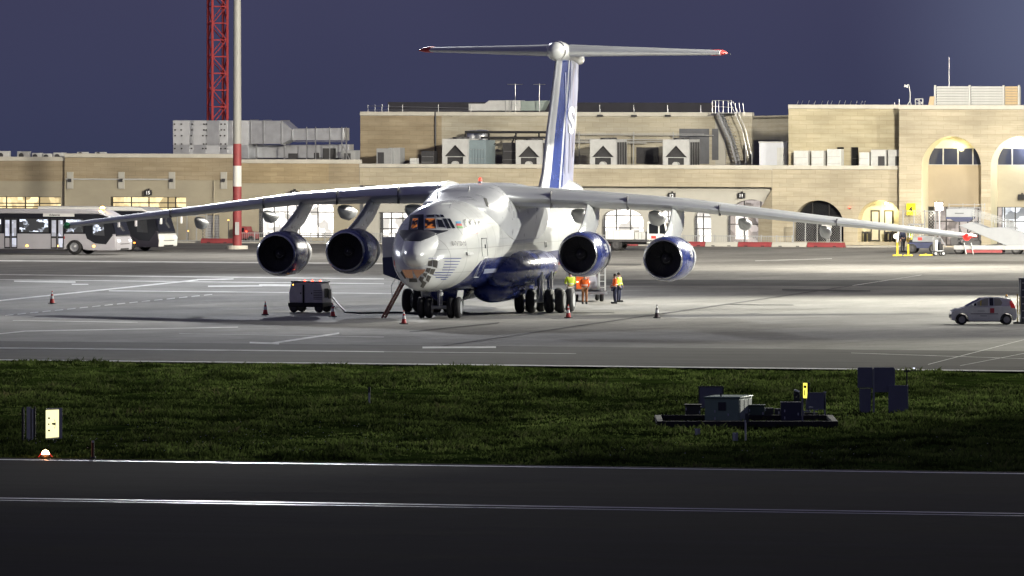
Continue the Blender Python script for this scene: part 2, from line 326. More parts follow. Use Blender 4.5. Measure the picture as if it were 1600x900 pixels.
def grass_mat(name, c0, c1, leaf=True):
    m = M(name, c0, .9, spec=0); t = m.node_tree; n = t.nodes; b = n['Principled BSDF']; tc = n.new('ShaderNodeTexCoord')
    q = n.new('ShaderNodeTexNoise'); q.inputs['Scale'].default_value = .22; q.inputs['Detail'].default_value = 9; q.inputs['Roughness'].default_value = .68; t.links.new(tc.outputs['Object'], q.inputs['Vector'])
    r = n.new('ShaderNodeValToRGB'); r.color_ramp.elements[0].position = .42; r.color_ramp.elements[1].position = .60; r.color_ramp.elements[0].color = (*c0,1); r.color_ramp.elements[1].color = (*c1,1); e_ = r.color_ramp.elements.new(.70); e_.color = (c1[0]*1.1, c1[1]*.72, c1[2]*1.2, 1)
    t.links.new(q.outputs[0], r.inputs[0]); t.links.new(r.outputs[0], b.inputs['Base Color']); 
    tl = n.new('ShaderNodeBsdfTranslucent'); df = n.new('ShaderNodeBsdfDiffuse'); mi = n.new('ShaderNodeMixShader'); mi.inputs[0].default_value = .5 if leaf else 0.0
    t.links.new(r.outputs[0], tl.inputs[0]); t.links.new(r.outputs[0], df.inputs[0]); t.links.new(df.outputs[0], mi.inputs[1]); t.links.new(tl.outputs[0], mi.inputs[2]); t.links.new(mi.outputs[0], n['Material Output'].inputs[0]); return m
GR = grass_mat('grass_blades', (.02,.031,.009), (.13,.18,.05)); SOIL = grass_mat('turf', (.022,.036,.009), (.07,.115,.022), False)
struct(TURF_MB.build('grass_field', SOIL, smooth=180)); sheet('turf_margin', -320, -70, -398.6, -286.8, -.07, SOIL); sheet('turf_margin', 70, 320, -398.6, -286.8, -.07, SOIL)
def scatter_blades(n, hmin, hmax, wid, name, mat, clump=True):
    pts = []; k = 0
    while len(pts) < n and k < n*6:
        k += 1; w = random.uniform(-398.4, -286.9); xx = random.uniform(-33, 33); u = (xx - w*SA)/CA; x, y, _ = S(u, w); x = xx
        d = .5 + .5*noise.noise((x*.22, y*.07, 9)) + .35*noise.noise((x*.9, y*.3, 2))
        if clump and random.random() > .25 + 1.3*max(0, d - .35): continue
        pts.append((x, y, -.05 + edge_fade(w)*(.06 + gh(x, y)), max(.12, min(1.25, d*1.15)) * max(.35, edge_fade(w))))
    P = np.array(pts); m = len(P); nb = 5
    base = np.repeat(P, nb, 0); mm = len(base)
    ang = np.random.rand(mm)*2*np.pi; h = (hmin + (hmax-hmin)*np.random.rand(mm)**1.6)*base[:,3]; lean = h*(.2 + .8*np.random.rand(mm)); la = np.random.rand(mm)*2*np.pi
    off = np.random.randn(mm, 2)*.09; bx = base[:,0]+off[:,0]; by = base[:,1]+off[:,1]; ww = wid*(.6+.8*np.random.rand(mm))
    v = np.zeros((mm, 4, 3)); dx, dy = np.cos(ang)*ww, np.sin(ang)*ww
    v[:,0] = np.stack([bx-dx, by-dy, base[:,2]-.03], 1); v[:,1] = np.stack([bx+dx, by+dy, base[:,2]-.03], 1)
    v[:,2] = np.stack([bx+dx*.7+np.cos(la)*lean*.4, by+dy*.7+np.sin(la)*lean*.4, base[:,2]+h*.65], 1)
    v[:,3] = np.stack([bx+np.cos(la)*lean, by+np.sin(la)*lean, base[:,2]+h], 1)
    fidx = (np.arange(mm)*4)[:,None] + np.array([[0,1,2,0,2,3]]); fidx = fidx.reshape(-1)
    me = bpy.data.meshes.new(name); me.vertices.add(mm*4); me.vertices.foreach_set('co', v.reshape(-1)); me.loops.add(len(fidx)); me.loops.foreach_set('vertex_index', fidx.astype(np.int32))
    nf = len(fidx)//3; me.polygons.add(nf); me.polygons.foreach_set('loop_start', (np.arange(nf)*3).astype(np.int32)); me.update(calc_edges=True); me.validate()
    me.materials.append(mat); o = bpy.data.objects.new(name, me); COL.objects.link(o); o['kind'] = 'stuff'; return o
gr = scatter_blades(70000, .05, .24, .03, 'grass', GR); 
wd = scatter_blades(3600, .16, .42, .03, 'weeds', grass_mat('weed_leaves', (.022,.034,.012), (.11,.13,.05))); tag(wd, 'taller weed clumps standing up through the rough grass', 'weeds')
tag(gr, 'rough dark green grass between the taxiway and the apron', 'grass')
mb = MB()
for i in range(300):
    cx, cw = random.choice([(-6,-372,5,7),(-13,-366,4,5),(2,-360,6,8),(-15,-385,5,5),(12,-381,9,6),(0,-350,18,40)])[:2], 0
    sxp = random.choice([(-6,385,4,4),(-14,395,4,4),(-9,420,4,8),(14,402,7,6),(2,440,16,40),(-16,410,5,4)])
    x = random.gauss(sxp[0], sxp[2]); y = random.gauss(sxp[1], sxp[3]); w = (y - D0)*CA + x*SA
    if w < -396 or w > -289: continue
    s = random.uniform(.009,.018); z = .10 + gh(x, y) + random.uniform(.05,.22)
    mb.add([(x-s,y-s*.3,z),(x+s,y-s*.3,z+s*.3),(x+s,y+s*.3,z+s*1.4),(x-s,y+s*.3,z+s)], [(0,1,2,3)])
fl = mb.build('daisy_flowers', M('petal_white', (.7,.7,.66), .7, var=.2, vs=3), kind='stuff'); tag(fl, 'tiny white flowers scattered in the grass', 'flowers')
# ================================================================ TERMINAL
ST_R = stone('stone_warm', (.52,.465,.355), (.43,.38,.28), .25); ST_B = stone('stone_brown', (.40,.335,.235), (.33,.27,.18), .25); ST_O = stone('stone_ochre', (.47,.38,.24), (.38,.30,.18), .25)
PLAS = M('painted_plaster', (.38,.345,.265), .85, var=.12, vs=.6, stretch=(.5,.5,1.2)); PLAS_G = M('pale_plaster', (.46,.45,.41), .85, var=.07, vs=.5); COPE = M('coping_stone', (.55,.53,.47), .8, var=.12, vs=1)
WARMW = M('warm_white_plaster', (.56,.53,.40), .8, var=.06, vs=1); FRAME = M('window_frame_metal', (.035,.033,.033), .5); ROOFM = M('roof_felt', (.16,.16,.17), .9, var=.2, vs=.6)
LIT_W = lit_interior('lit_room_warm', (1,.78,.42), 3.4); LIT_C = lit_interior('lit_shop_white', (1,.95,.88), 5.5, (.9,1,1.1), .28, 3); LIT_S = lit_interior('lit_hall_cool', (.9,.95,1), 3.5, (1,1,1.4), .2, 7); LIT_D = lit_interior('dim_hall', (.85,.75,.7), 1.5, (1.2,1,1.2), .25, 2)
def wall(mb, u0, u1, z0, z1, w, ops=(), depth=.5, mi=0, mj=0):
    u = u0
    def q(a, b, c, d): mb.quad((a,w,c),(b,w,c),(b,w,d),(a,w,d), mi)
    for o in sorted(ops, key=lambda k: k['u0']):
        a, b, c, d = o['u0'], o['u1'], o['z0'], o['z1']
        if a > u: q(u, a, z0, z1)
        if c > z0: q(a, b, z0, c)
        if o.get('arch'):
            n = 24; r = (b-a)/2; zs = o.get('zs', d - r); pts = [((a+b)/2 - r*math.cos(math.pi*k/n), zs + (d-zs)*math.sin(math.pi*k/n)) for k in range(n+1)]
            for k in range(n):
                (p, s1), (r_, s2) = pts[k], pts[k+1]; mb.quad((p,w,s1),(r_,w,s2),(r_,w,z1),(p,w,z1), mi); mb.quad((p,w,s1),(p,w+depth,s1),(r_,w+depth,s2),(r_,w,s2), mj)
            top = zs
        else:
            if d < z1: q(a, b, d, z1)
            mb.quad((a,w,d),(b,w,d),(b,w+depth,d),(a,w+depth,d), mj); top = d
        mb.quad((a,w,c),(a,w+depth,c),(a,w+depth,top),(a,w,top), mj); mb.quad((b,w,c),(b,w+depth,c),(b,w+depth,top),(b,w,top), mj)
        if c > z0 + .01: mb.quad((a,w,c),(b,w,c),(b,w+depth,c),(a,w+depth,c), mj)
        u = b
    if u < u1: q(u, u1, z0, z1)
    return mb
def window(parent, u0, u1, z0, z1, w, cols, rows, room, back=1.2, fr=.07, frame=FRAME, panes=True, name='window'):
    mb = MB(); cs = [u0 + (u1-u0)*k for k in cols]; rs = [z0 + (z1-z0)*k for k in rows]
    for c in cs: mb.box(c-fr/2, c+fr/2, w, w+.09, z0, z1)
    for r in rs: mb.box(u0+fr/2, u1-fr/2, w+.004, w+.085, r-fr/2, r+fr/2)
    f = mb.build(name, frame, parent)
    if panes:
        for i in range(len(cs)-1):
            for j in range(len(rs)-1):
                MB().box(cs[i]+fr/2, cs[i+1]-fr/2, w+.04, w+.055, rs[j]+fr/2, rs[j+1]-fr/2).build('pane', GLASS, f)
    if room:
        e = MB().box(u0-.3, u1+.3, w+back, w+back+.1, z0-.3, z1+.3).build('lit_room', room, f)
    return f
def building(name, label, cat='building'): return thing(name, label, cat, O_SITE, -AL)
def coping(parent, u0, u1, w, z, h=.3, back=.5, mat=COPE, out_=.12):
    return MB().box(u0, u1, w-out_, w+back, z-h, z).build('coping', mat, parent, bevel=.03)
def shell(parent, u0, u1, w0, w1, z, mat):
    mb = MB(); mb.box(u0, u1, w0+.02, w1, z-.55, z-.4); return mb.build('roof', ROOFM, parent)
# --- left low block
B1 = building('terminal_building', 'long low stone terminal wing behind the buses with lit strip windows')
uA0, uA1, uB1, uC1 = SU(-220), SU(104), SU(373), SU(562); zA, zB, zC = SZ(245,50), SZ(240,240), SZ(249,470)
mb = MB(); zb = SZ(283,50); op = [dict(u0=SU(-150), u1=SU(95), z0=SZ(326,0), z1=SZ(307,0))]
wall(mb, uA0, uA1, 0, zb, 0, op, .35, 1, 1); wall(mb, uA0, uA1, zb, zA-.3, -.05, mi=0); mb.build('wall', [ST_B, PLAS], B1)
window(B1, op[0]['u0'], op[0]['u1'], op[0]['z0'], op[0]['z1'], .12, [0,.2,.4,.6,.72,.83,.88,1] and [0,.18,.36,.54,.65,.77,.86,1], [0,.18,.45,1], LIT_W)
mb = MB(); zb = SZ(281,240); op = [dict(u0=SU(174), u1=SU(293), z0=SZ(328,230), z1=SZ(307.5,230)), dict(u0=SU(324), u1=SU(345), z0=0, z1=SZ(336,335))]
wall(mb, uA1, uB1, 0, zb, -.3, op, .35, 1, 1); wall(mb, uA1, uB1, zb, zB-.3, -.36, mi=0); mb.quad((uA1,-.36,0),(uA1,.4,0),(uA1,.4,zB),(uA1,-.36,zB), 1); mb.quad((uB1,-.36,0),(uB1,.4,0),(uB1,.4,zB),(uB1,-.36,zB), 1); mb.build('wall', [ST_B, PLAS], B1)
window(B1, op[0]['u0'], op[0]['u1'], op[0]['z0'], op[0]['z1'], -.12, [0,.27,.5,.75,.85,1], [0,.2,.55,1], LIT_W)
sm = MB()
for k in range(14): sm.box(op[1]['u0'], op[1]['u1'], -.15, -.1, k*.19+.01, k*.19+.18)
sm.build('roller_shutter', GALV, B1)
mb = MB(); zb = SZ(286.5,470); op = [dict(u0=SU(403), u1=SU(521), z0=SZ(371,460), z1=SZ(316,460))]
wall(mb, uB1, uC1, 0, zb, 0, op, .5, 1, 1); wall(mb, uB1, SU(372+142), zb, zC-.3, -.06, mi=0); wall(mb, SU(514), uC1, zb, zC-.3, -.06, mi=2); mb.build('wall', [ST_O, PLAS, ST_B], B1)
window(B1, op[0]['u0'], op[0]['u1'], op[0]['z0'], op[0]['z1'], .2, [0,.02,.2,.38,.5,.54,.78,1], [0,.06,.72,1], LIT_C, 1.6)
for a, b, z, w in ((uA0,uA1,zA,0),(uA1,uB1,zB,-.34),(uB1,uC1,zC,0)): coping(B1, a, b, w, z)
MB().box(uA0, uA1, 3, 30, 0.02, zA-.45).box(uA1, uB1, 3, 30, .02, zB-.45).box(uB1, uC1, 3, 30, .02, zC-.45).build('roof', ROOFM, B1)
for i, px in enumerate((113,193,272,353)):
    u, z = SU(px), SZ(281.5,px); f = MB().box(u-.24,u+.24,-.44,-.37,z-.62,z+.6).build('wall_lamp_panel', PLAS_G, B1); MB().box(u-.12,u+.12,-.58,-.445,z-.12,z+.12).build('sconce', DARK, f)
MB().tube([(SU(106),-.40,SZ(280,150)),(SU(268),-.40,SZ(280,200))], .05).build('conduit', LGREY, B1)
MB().tube([(SU(337),-.42,0.3),(SU(338),-.42,SZ(282,337))], .05).build('drain_pipe', PLAS, B1)
# --- centre block with shop windows
B2 = building('terminal_hall', 'central stone terminal hall with bright shop windows behind the aircraft')
uD0, uD1, uE1 = uC1, SU(1206), SU(1411); zD = SZ(257,900); zs = SZ(291,900)
mb = MB(); wall(mb, uD0, uD1, zs, zD-.3, 0); mb.quad((uD0,-.0,zs),(uD1,0,zs),(uD1,1.2,zs),(uD0,1.2,zs), 1)
# pale recessed spandrel with a sloped right end, on a plane 0.6 m behind the stone
wz = SZ(331,900)
AR = [dict(u0=SU(586), u1=SU(640), z0=.05, z1=SZ(332,610)), dict(u0=SU(700), u1=SU(760), z0=.05, z1=SZ(334,730)), dict(u0=SU(800), u1=SU(850), z0=.05, z1=SZ(334,820)),
      dict(u0=SU(934), u1=SU(1000), z0=.05, z1=SZ(326,960), arch=1, zs=SZ(345,960)), dict(u0=SU(1022), u1=SU(1052), z0=.05, z1=SZ(328,1040), arch=1, zs=SZ(345,1040)),
      dict(u0=SU(1078), u1=SU(1106), z0=.05, z1=SZ(328,1090), arch=1, zs=SZ(345,1090)), dict(u0=SU(1130), u1=SU(1208), z0=.05, z1=SZ(312,1165), arch=1, zs=SZ(345,1165))]
wall(mb, uD0, uD1+.01, 0, zs, .7, AR, .5, 1, 1); mb.build('wall', [ST_R, PLAS_G], B2)
for k, a in enumerate(AR):
    n = 3 if a['u1']-a['u0'] > 2 else 2; window(B2, a['u0'], a['u1'], a['z0'], a['z1']-.02, .95, [i/n for i in range(n+1)], [0,.45,.8,1], LIT_C if k != 6 else LIT_D, 1.5)
ub = SU(1148); MB().box(SU(1133), SU(1152), 2.3, 2.36, .4, SZ(335,1140)).build('lit_sub_window', LIT_C, B2); MB().box(SU(1194), SU(1212)-.3, 2.3, 2.36, .2, SZ(340,1200)).build('lit_sub_window', LIT_C, B2)  # glowing plates stand for the bright sub-windows in the arch
# sloped stone buttress at the right end of the recess
zt = SZ(296,1205); mb = MB(); mb.add([(SU(1180),.69,SZ(331,1180)),(uD1,-.0,zt),(uD1+.02,-.0,0),(SU(1180),.69,0)], [(0,1,2,3)]); mb.build('splayed_buttress', ST_R, B2)
coping(B2, uD0, uE1, 0, zD, .28)
MB().box(uD0, uD1, 4, 34, .02, zD-.4).box(uD1, uE1, 4, 34, .02, zD-.4).build('roof', ROOFM, B2)
op = [dict(u0=SU(1239), u1=SU(1318), z0=.3, z1=SZ(313,1278), arch=1, zs=SZ(352,1278)), dict(u0=SU(1340), u1=uE1-.05, z0=.3, z1=SZ(313,1388), arch=1, zs=SZ(348,1380))]
mb = MB(); wall(mb, uD1+.02, uE1, 0, zD-.28, 0, op, .9); mb.build('wall', ST_R, B2)
o1 = op[0]; f = window(B2, o1['u0'], o1['u1'], .3, o1['z1']-.02, .6, [0,.33,.66,1], [0,.5,.62,1], None); MB().box(o1['u0'],o1['u1'],.92,.98,.3,o1['z1']).build('dark_backing', M('dark_backing', (.06,.065,.075), .6, var=.2, vs=1), B2)  # dark sheet backing the panes of the arch
o2 = op[1]; MB().box(o2['u0']-.4, o2['u1']+.02, 2.2, 2.3, 0, o2['z1']+.3).box(o2['u0']-.4,o2['u0']-.3,.9,2.2,0,o2['z1']).build('porch_wall', WARMW, B2)
MB().box(o2['u0']-.4, o2['u1']+.02, .9, 2.2, o2['z1']+.02, o2['z1']+.1).build('porch_ceiling', WARMW, B2)
for px in (1368,1389):
    u = SU(px, 2.2); f = MB().box(u-.34,u+.34,2.13,2.19,.3,SZ(329,px)).build('door_frame', FRAME, B2); MB().box(u-.24,u+.24,2.10,2.13,.4,SZ(331.5,px)).build('door', M('cream_door', (.62,.58,.46), .5), f)
def bulb(parent, loc, r, mat, power, col, name='lamp'):
    o = MB().lathe([(-r*.6, .01), (-r*.5, r*.7), (0, r), (r*.5, r*.7), (r*.6, .01)], loc, 'z', 12).build(name, mat, parent, 60)
    if power:
        ld = bpy.data.lights.new('lamp_light', 'POINT'); ld.energy = power; ld.color = col; ld.shadow_soft_size = r*1.2
        lo = bpy.data.objects.new('lamp_light', ld); COL.objects.link(lo); lo.parent = parent; lo.location = (loc[0], loc[1]-r*1.6, loc[2]-r*1.6)
    return o
WARM_L = emis('warm_lamp', (1,.85,.45), 10)
bulb(B2, (SU(1386,1.7), 1.55, o2['z1']-.25), .14, WARM_L, 160, (1,.85,.45))
# --- tall right block with two great arches
B3 = building('terminal_tower_block', 'tall pale stone terminal block with two great round arches')
uF0, uF1 = uE1, SU(1790); w0 = -.9; zF = SZ(164,1500,w0)
op = [dict(u0=SU(1440,w0), u1=SU(1533,w0), z0=.05, z1=SZ(213,1486,w0), arch=1), dict(u0=SU(1548,w0), u1=SU(1641,w0), z0=.05, z1=SZ(213,1594,w0), arch=1), dict(u0=SU(1656,w0), u1=SU(1749,w0), z0=.05, z1=SZ(213,1700,w0), arch=1)]
mb = MB(); wall(mb, uF0, uF1, 0, zF-.3, w0, op, 1.5, 0, 1); mb.quad((uF0,w0,0),(uF0,12,0),(uF0,12,zF-.3),(uF0,w0,zF-.3)); mb.build('wall', [ST_R, WARMW], B3)
coping(B3, uF0-.05, uF1, w0, zF, .32); wi = w0 + 1.5
MB().box(uF0, uF1, wi+2.5, 30, .02, zF-.45).build('roof', ROOFM, B3)
DGL = M('dusk_window', (.03,.035,.06), .12, spec=.8)
for k, o in enumerate(op):
    a, b = o['u0'], o['u1']; z1, z2, z3 = SZ(323,1486,wi), SZ(258,1486,wi), SZ(231,1486,wi); r = (b-a)/2; zsp = o['z1'] - r
    MB().box(a-.2, b+.2, wi, wi+.12, z1, z2).build('infill_wall', M('infill_plaster',(.33,.28,.205),.85,var=.08,vs=.6) if k == 0 else PLAS, B3)
    MB().box(a-.2, b+.2, wi, wi+.12, z3, o['z1']+.3).build('arch_soffit_wall', WARMW, B3)
    f = window(B3, a, b, z2, z3, wi+.02, [0,.25,.5,.75,1], [0,1], None, fr=.09, frame=GREY, panes=False); n_ = 4
    for i in range(n_): MB().box(a+(b-a)*i/n_+.05, a+(b-a)*(i+1)/n_-.05, wi+.05, wi+.07, z2+.05, z3-.05).build('pane', DGL, f)
    window(B3, a, b, .1, z1, wi+.02, [0,.12,.3,.52,.66,.84,1], [0,.3,.62,1], LIT_D if k == 0 else LIT_S, 2.2, frame=FRAME)
    bulb(B3, ((a+b)/2 + (0 if k == 0 else -.0), wi-.45, o['z1']-.62), .17, WARM_L if k == 0 else WHITE_L, 80 if k == 0 else 300, (1,.84,.42) if k == 0 else (1,.97,.9))
# --- upper storeys set back on the roofs
B4 = building('rooftop_plant_building', 'set back upper storey of stone with chillers along its foot'); wG = 14.0
uG0, uG1 = SU(563,wG), SU(1175,wG); zG = SZ(175,860,wG); zG0 = zD-.42
mb = MB(); wall(mb, uG0, SU(690,wG), zG0, zG-.25, wG, mi=1); wall(mb, SU(690,wG), SU(1118,wG), zG0, zG-.25, wG, mi=0); wall(mb, SU(1118,wG), SU(1134,wG), zG0, zG-.25, wG-.05, mi=2); wall(mb, SU(1134,wG), uG1, zG0, zG-.25, wG, mi=0)
mb.quad((uG0,wG,zG0),(uG0,wG+12,zG0),(uG0,wG+12,zG-.25),(uG0,wG,zG-.25)); mb.quad((uG1,wG,zG0),(uG1,wG+12,zG0),(uG1,wG+12,zG-.25),(uG1,wG,zG-.25)); mb.build('wall', [stone('stone_pale', (.48,.45,.37), (.41,.375,.29), .2), ST_B, PLAS_G], B4)
coping(B4, uG0, uG1, wG, zG, .3); MB().box(uG0, uG1, wG+.2, wG+12, zG-.5, zG-.35).build('roof', ROOFM, B4)
for px, y0, y1, wd in ((1012,230,256,1.7),(1085,201,256,2.3),(1118,201,250,.5)): u = SU(px,wG); MB().box(u-wd/2,u+wd/2,wG-.06,wG+.2,SZ(y1,px,wG),SZ(y0,px,wG)).build('louvred_door', DARK if px < 1080 else M('dark_grey_panel', (.12,.125,.14), .7, var=.2, vs=1), B4)  # one dark louvred door, two panels in even dark grey
B5 = building('upper_terminal_block', 'plain stone upper storey beside the tall arched block'); wH = 1.2
uH0, uH1 = SU(1232,wH), uE1; zH = SZ(163.5,1320,wH); z0 = zD-.42
mb = MB(); op5 = [dict(u0=SU(1307,wH), u1=SU(1318.5,wH), z0=z0+.1, z1=SZ(230,1312,wH)), dict(u0=SU(1329,wH), u1=SU(1341,wH), z0=z0+.1, z1=SZ(230,1335,wH))]
wall(mb, uH0, uH1, z0, zH-.28, wH, op5, .3); mb.quad((uH0,wH,z0),(uH0,wH+12,z0),(uH0,wH+12,zH-.28),(uH0,wH,zH-.28)); mb.build('wall', stone('stone_yellow', (.50,.45,.32), (.42,.37,.25), .2), B5)
for o in op5: window(B5, o['u0'], o['u1'], o['z0'], o['z1'], wH+.15, [0,1], [0,.5,1], None); MB().box(o['u0'],o['u1'],wH+.3,wH+.36,o['z0'],o['z1']).build('dark_backing', DARK, B5)  # dark sheet backing the panes of each narrow window
coping(B5, uH0, uH1+.02, wH, zH, .3); MB().box(uH0, uH1, wH+.3, wH+12, zH-.5, zH-.35).build('roof', ROOFM, B5)
# --- kerb, barriers, fences
sheet('kerb', SU(-200), SU(1420), -4.6, -4.2, .10, M('kerb_concrete', (.5,.5,.48), .8, var=.15, vs=1)); MB().box(SU(-200), SU(1420), -4.6, -.4, .0, .09).build('pavement', PLAS_G).matrix_world = Matrix.Translation(O_SITE) @ Matrix.Rotation(-AL, 4, 'Z')
for o in COL.objects:
    if o.name.startswith('pavement'): struct(o)
def barrier(px0, px1, red, label, grp, w=-5.3):
    u0, u1 = SU(px0,w)+.02, SU(px1,w)-.02; t = thing('concrete_barrier', label, 'barrier', S((u0+u1)/2, w), -AL, grp); h = (u1-u0)/2
    MB().prism([(-.28,0),(.28,0),(.28,.1),(.12,.34),(-.12,.34),(-.28,.1)], 'x', -h, h).build('block', MAROON if red else PLAS_G, t, bevel=.02)
    [MB().box(k,k+.25,-.284,-.27,.03,.09).build('forklift_slot', BLACK, t) for k in (-h*.6, h*.6-.25)]; return t
GB = 'red and white barriers along the terminal kerb'
barrier(315,367,1,'red concrete barrier at the foot of the tall striped mast',GB)
barrier(945,996,1,'red concrete barrier behind the white flatbed truck',GB); barrier(1068,1103,1,'red concrete barrier just right of the outer blue engine',GB)
barrier(1103,1154,0,'white concrete barrier between the engine and the half-round shop window',GB); barrier(1154,1207,1,'red concrete barrier below the half-round shop window',GB)
barrier(1207,1262,0,'white concrete barrier left of the dark arch',GB); barrier(1262,1320,1,'red concrete barrier below the round board by the dark arch',GB)
def railing(px0, px1, w, h, label, step, chain=False, npost=8):
    u0, u1 = SU(px0,w), SU(px1,w); t = thing('railing_fence' if not chain else 'mesh_fence', label, 'fence', S(u0, w), -AL); Lr = u1-u0
    pm = MB().box(-.035,.035,-.035,.035,0,h+.05).mesh('post', GREY)
    for i in range(npost+1): piece(pm, 'post', t, (Lr*i/npost,0,0))
    MB().box(0,Lr,-.02,.02,h-.06,h).build('top_rail', GREY, t); MB().box(0,Lr,-.02,.02,.12,.17).build('bottom_rail', GREY, t)
    mb = MB()
    if chain:
        n = int(Lr/step); hh = h-.2
        for i in range(-int(hh/step), n):
            for sgn in (1,-1):
                a = i*step if sgn > 0 else i*step+hh; b = a + sgn*hh
                pts = []
                for (x, z) in ((a,.15),(b,.15+hh)): pts.append((x,z))
                (xa,za),(xb,zb) = pts
                lo, hi = max(0,min(xa,xb)), min(Lr,max(xa,xb))
                if hi-lo < .05: continue
                fz = lambda x: za+(zb-za)*(x-xa)/(xb-xa)
                mb.bar((lo,0,fz(lo)),(hi,0,fz(hi)),.012)
        mb.build('wire_mesh', STEEL, t, kind='stuff')
    else:
        for i in range(int(Lr/step)): mb.box(i*step-.012,i*step+.012,-.012,.012,.15,h-.04)
        mb.build('railing_bars', GREY, t, kind='stuff')
    return t
railing(900,1238,-3.2,.75,'low grey bar railing in front of the shop windows',.13,npost=14)
railing(1240,1314,-3.0,1.95,'tall wire mesh fence across the dark arch',.17,True,4)
railing(376,640,-3.2,.75,'low grey bar railing behind the engines under the long wing',.16,npost=12)
railing(262,322,-3.2,2.0,'tall wire mesh fence left of the red barrier by the mast',.22,True,4)
railing(1411,1462,-3.0,2.6,'tall wire mesh fence under the yellow number four sign',.22,True,3)
# --- gate number signs
SIGNF = M('sign_black', (.025,.025,.028), .5); LETW = M('letter_white', (.8,.8,.8), .5, emit=(1,1,1), es=.35)
def gate_sign(px, py, txt, w, label):
    u, z = SU(px,w), SZ(py,px,w); t = thing('gate_sign', label, 'sign', S(u, w, z), -AL, 'gate number signs')
    MB().box(-.28,.28,-.14,0,-.2,.2).build('sign_box', SIGNF, t, bevel=.015); txt and lettering(txt, .34, LETW, t, (0,-.145,-.02), bold=.01); MB().box(-.04,.04,-.04,.2,.2,.3).build('bracket', SIGNF, t)
gate_sign(232,301,'15',-.55,'black gate sign over the strip window behind the second bus'); gate_sign(460,302,'13',-.25,'black gate sign above the outer left engine')
gate_sign(1050,305.5,'12',.55,'black gate sign reading 12 on the pale wall'); gate_sign(1159,305.5,'11',.55,'black gate sign reading 11 above the half-round window')
gate_sign(1597,308,'',.4,'black sign cut by the right edge inside the second great arch')
t = thing('stand_number_sign', 'yellow stand sign reading 4 on the stone pier', 'sign', S(SU(1423.5,-1), -1.0, SZ(327,1423,-1)), -AL)
MB().box(-.33,.33,-.05,.08,-.42,.42).build('board', M('sign_yellow', (.85,.68,.02), .4, emit=(1,.75,.02), es=.25), t, bevel=.01); lettering('4', .5, BLACK, t, (0,-.056,0), bold=.012)
# round white board on a post by the dark arch
t = thing('round_sign', 'round white board on a post in front of the dark arch', 'sign', S(SU(1292,-3.6), -3.6), -AL)
MB().box(-.04,.04,0,.08,0,1.5).build('post', GREY, t); MB().lathe([(-.03,.38),(.03,.38)], (0,-.04,SZ(353,1292,-3.6)), 'y', 24, cap=True).build('board', DIRTYWHITE, t)
# ================================================================ ROOFTOP PLANT
def roofthing(name, label, cat, px, w, zr, grp=None): return thing(name, label, cat, S(SU(px,w), w, zr), -AL, grp)
zRD = zD - .4; PXM = 22.0   # about 22 photo pixels to the metre on the roofs
def chiller(px, wd, y0, label):
    w = 8.5; t = roofthing('rooftop_chiller', label, 'chiller', px, w, zRD, 'chillers on the terminal roof'); h = SZ(y0,px,w) - zRD; a = wd/2; zb = h*.40; zt = h*.80
    mb = MB(); D_ = .0
    # front panel with a triangular recess: outer frame pieces round a triangle
    
    for poly in ([(-a,0),(-a*.62,0),(-a*.62,zb),(-a*.84,zb),(0,zt),(0,h),(-a,h)], [(a*.62,0),(a,0),(a,h),(0,h),(0,zt),(a*.84,zb),(a*.62,zb)]):
        mb.prism(poly, 'y', D_, .06)
    mb.box(-a,-a+.06,.06,2.4,0,h-.06).box(a-.06,a,.06,2.4,0,h-.06).box(-a,a,.06,2.4,h-.06,h).box(-a,a,2.34,2.4,0,h-.06); mb.build('casing', LGREY, t)
    MB().box(-a*.86,a*.86,.3,.36,.0,zt).build('coil_recess', DARK, t); MB().box(-a*.62,a*.62,.02,.07,zb-.05,zb).build('cross_bar', LGREY, t)
    MB().lathe([(-.2,.22),(.28,.22)], (0,0,.3), 'y', 14, cap=True).build('compressor', DIRTYWHITE, t)
    sm = MB().box(a+.002,a+.02,.1,.5,.2,h-.2).mesh('side_louvre', DARK)
    for k in range(4): piece(sm, 'side_louvre', t, (0,.2+k*.52,0))
    fm = MB().lathe([(0,.42),(.12,.42),(.12,.34),(.05,.05)], (0,0,0), 'z', 18).mesh('fan_cowl', DARK, 40)
    for k in range(2): piece(fm, 'fan_cowl', t, (0,.7+k*1.1,h+.002))
    return t
chiller(711,2.0,217,'pale chiller with a peaked front panel, farthest left by the drain pipe'); chiller(826,2.0,219,'chiller half hidden by the left edge of the tail fin')
chiller(942,2.0,218,'chiller between the tail fin and the dark louvred door'); chiller(1056,2.0,218,'chiller to the right of the dark louvred door')
def cabinet(px, wd, y0, y1, dep, w, mat, label, name='rooftop_cabinet', cat='cabinet', grp=None, grille=None, zr=None, base=None):
    zr = zRD if zr is None else zr; t = roofthing(name, label, cat, px, w, zr, grp); h = SZ(y0,px,w) - zr; a = wd/2
    MB().box(-a,a,0,dep,.1,h).build('casing', mat, t, bevel=.02); MB().box(-a,a,.1,dep-.1,0,.1).build('plinth', DARK, t)
    if grille: MB().box(a*grille[0],a*grille[1],-.03,-.002,.15+h*grille[2],h*grille[3]).build('grille', DARK, t)
    lm = MB().box(-a*.9,a*.9,-.02,-.004,0,.02).mesh('panel_seam', GREY)
    for k in (.33,.66): piece(lm, 'panel_seam', t, (0,0,h*k))
    return t
t = cabinet(745,1.4,219,256,2,8.8,M('blue_grey_panel', (.22,.28,.31), .55, var=.12, vs=2),'blue grey corrugated unit beside the leftmost chiller',name='corrugated_unit')
rm = MB().box(-.03,.03,-.05,0,.15,1.4).mesh('rib', M('blue_grey_rib', (.18,.23,.26), .55))
for k in range(6): piece(rm, 'rib', t, (-.55+k*.22,0,0))
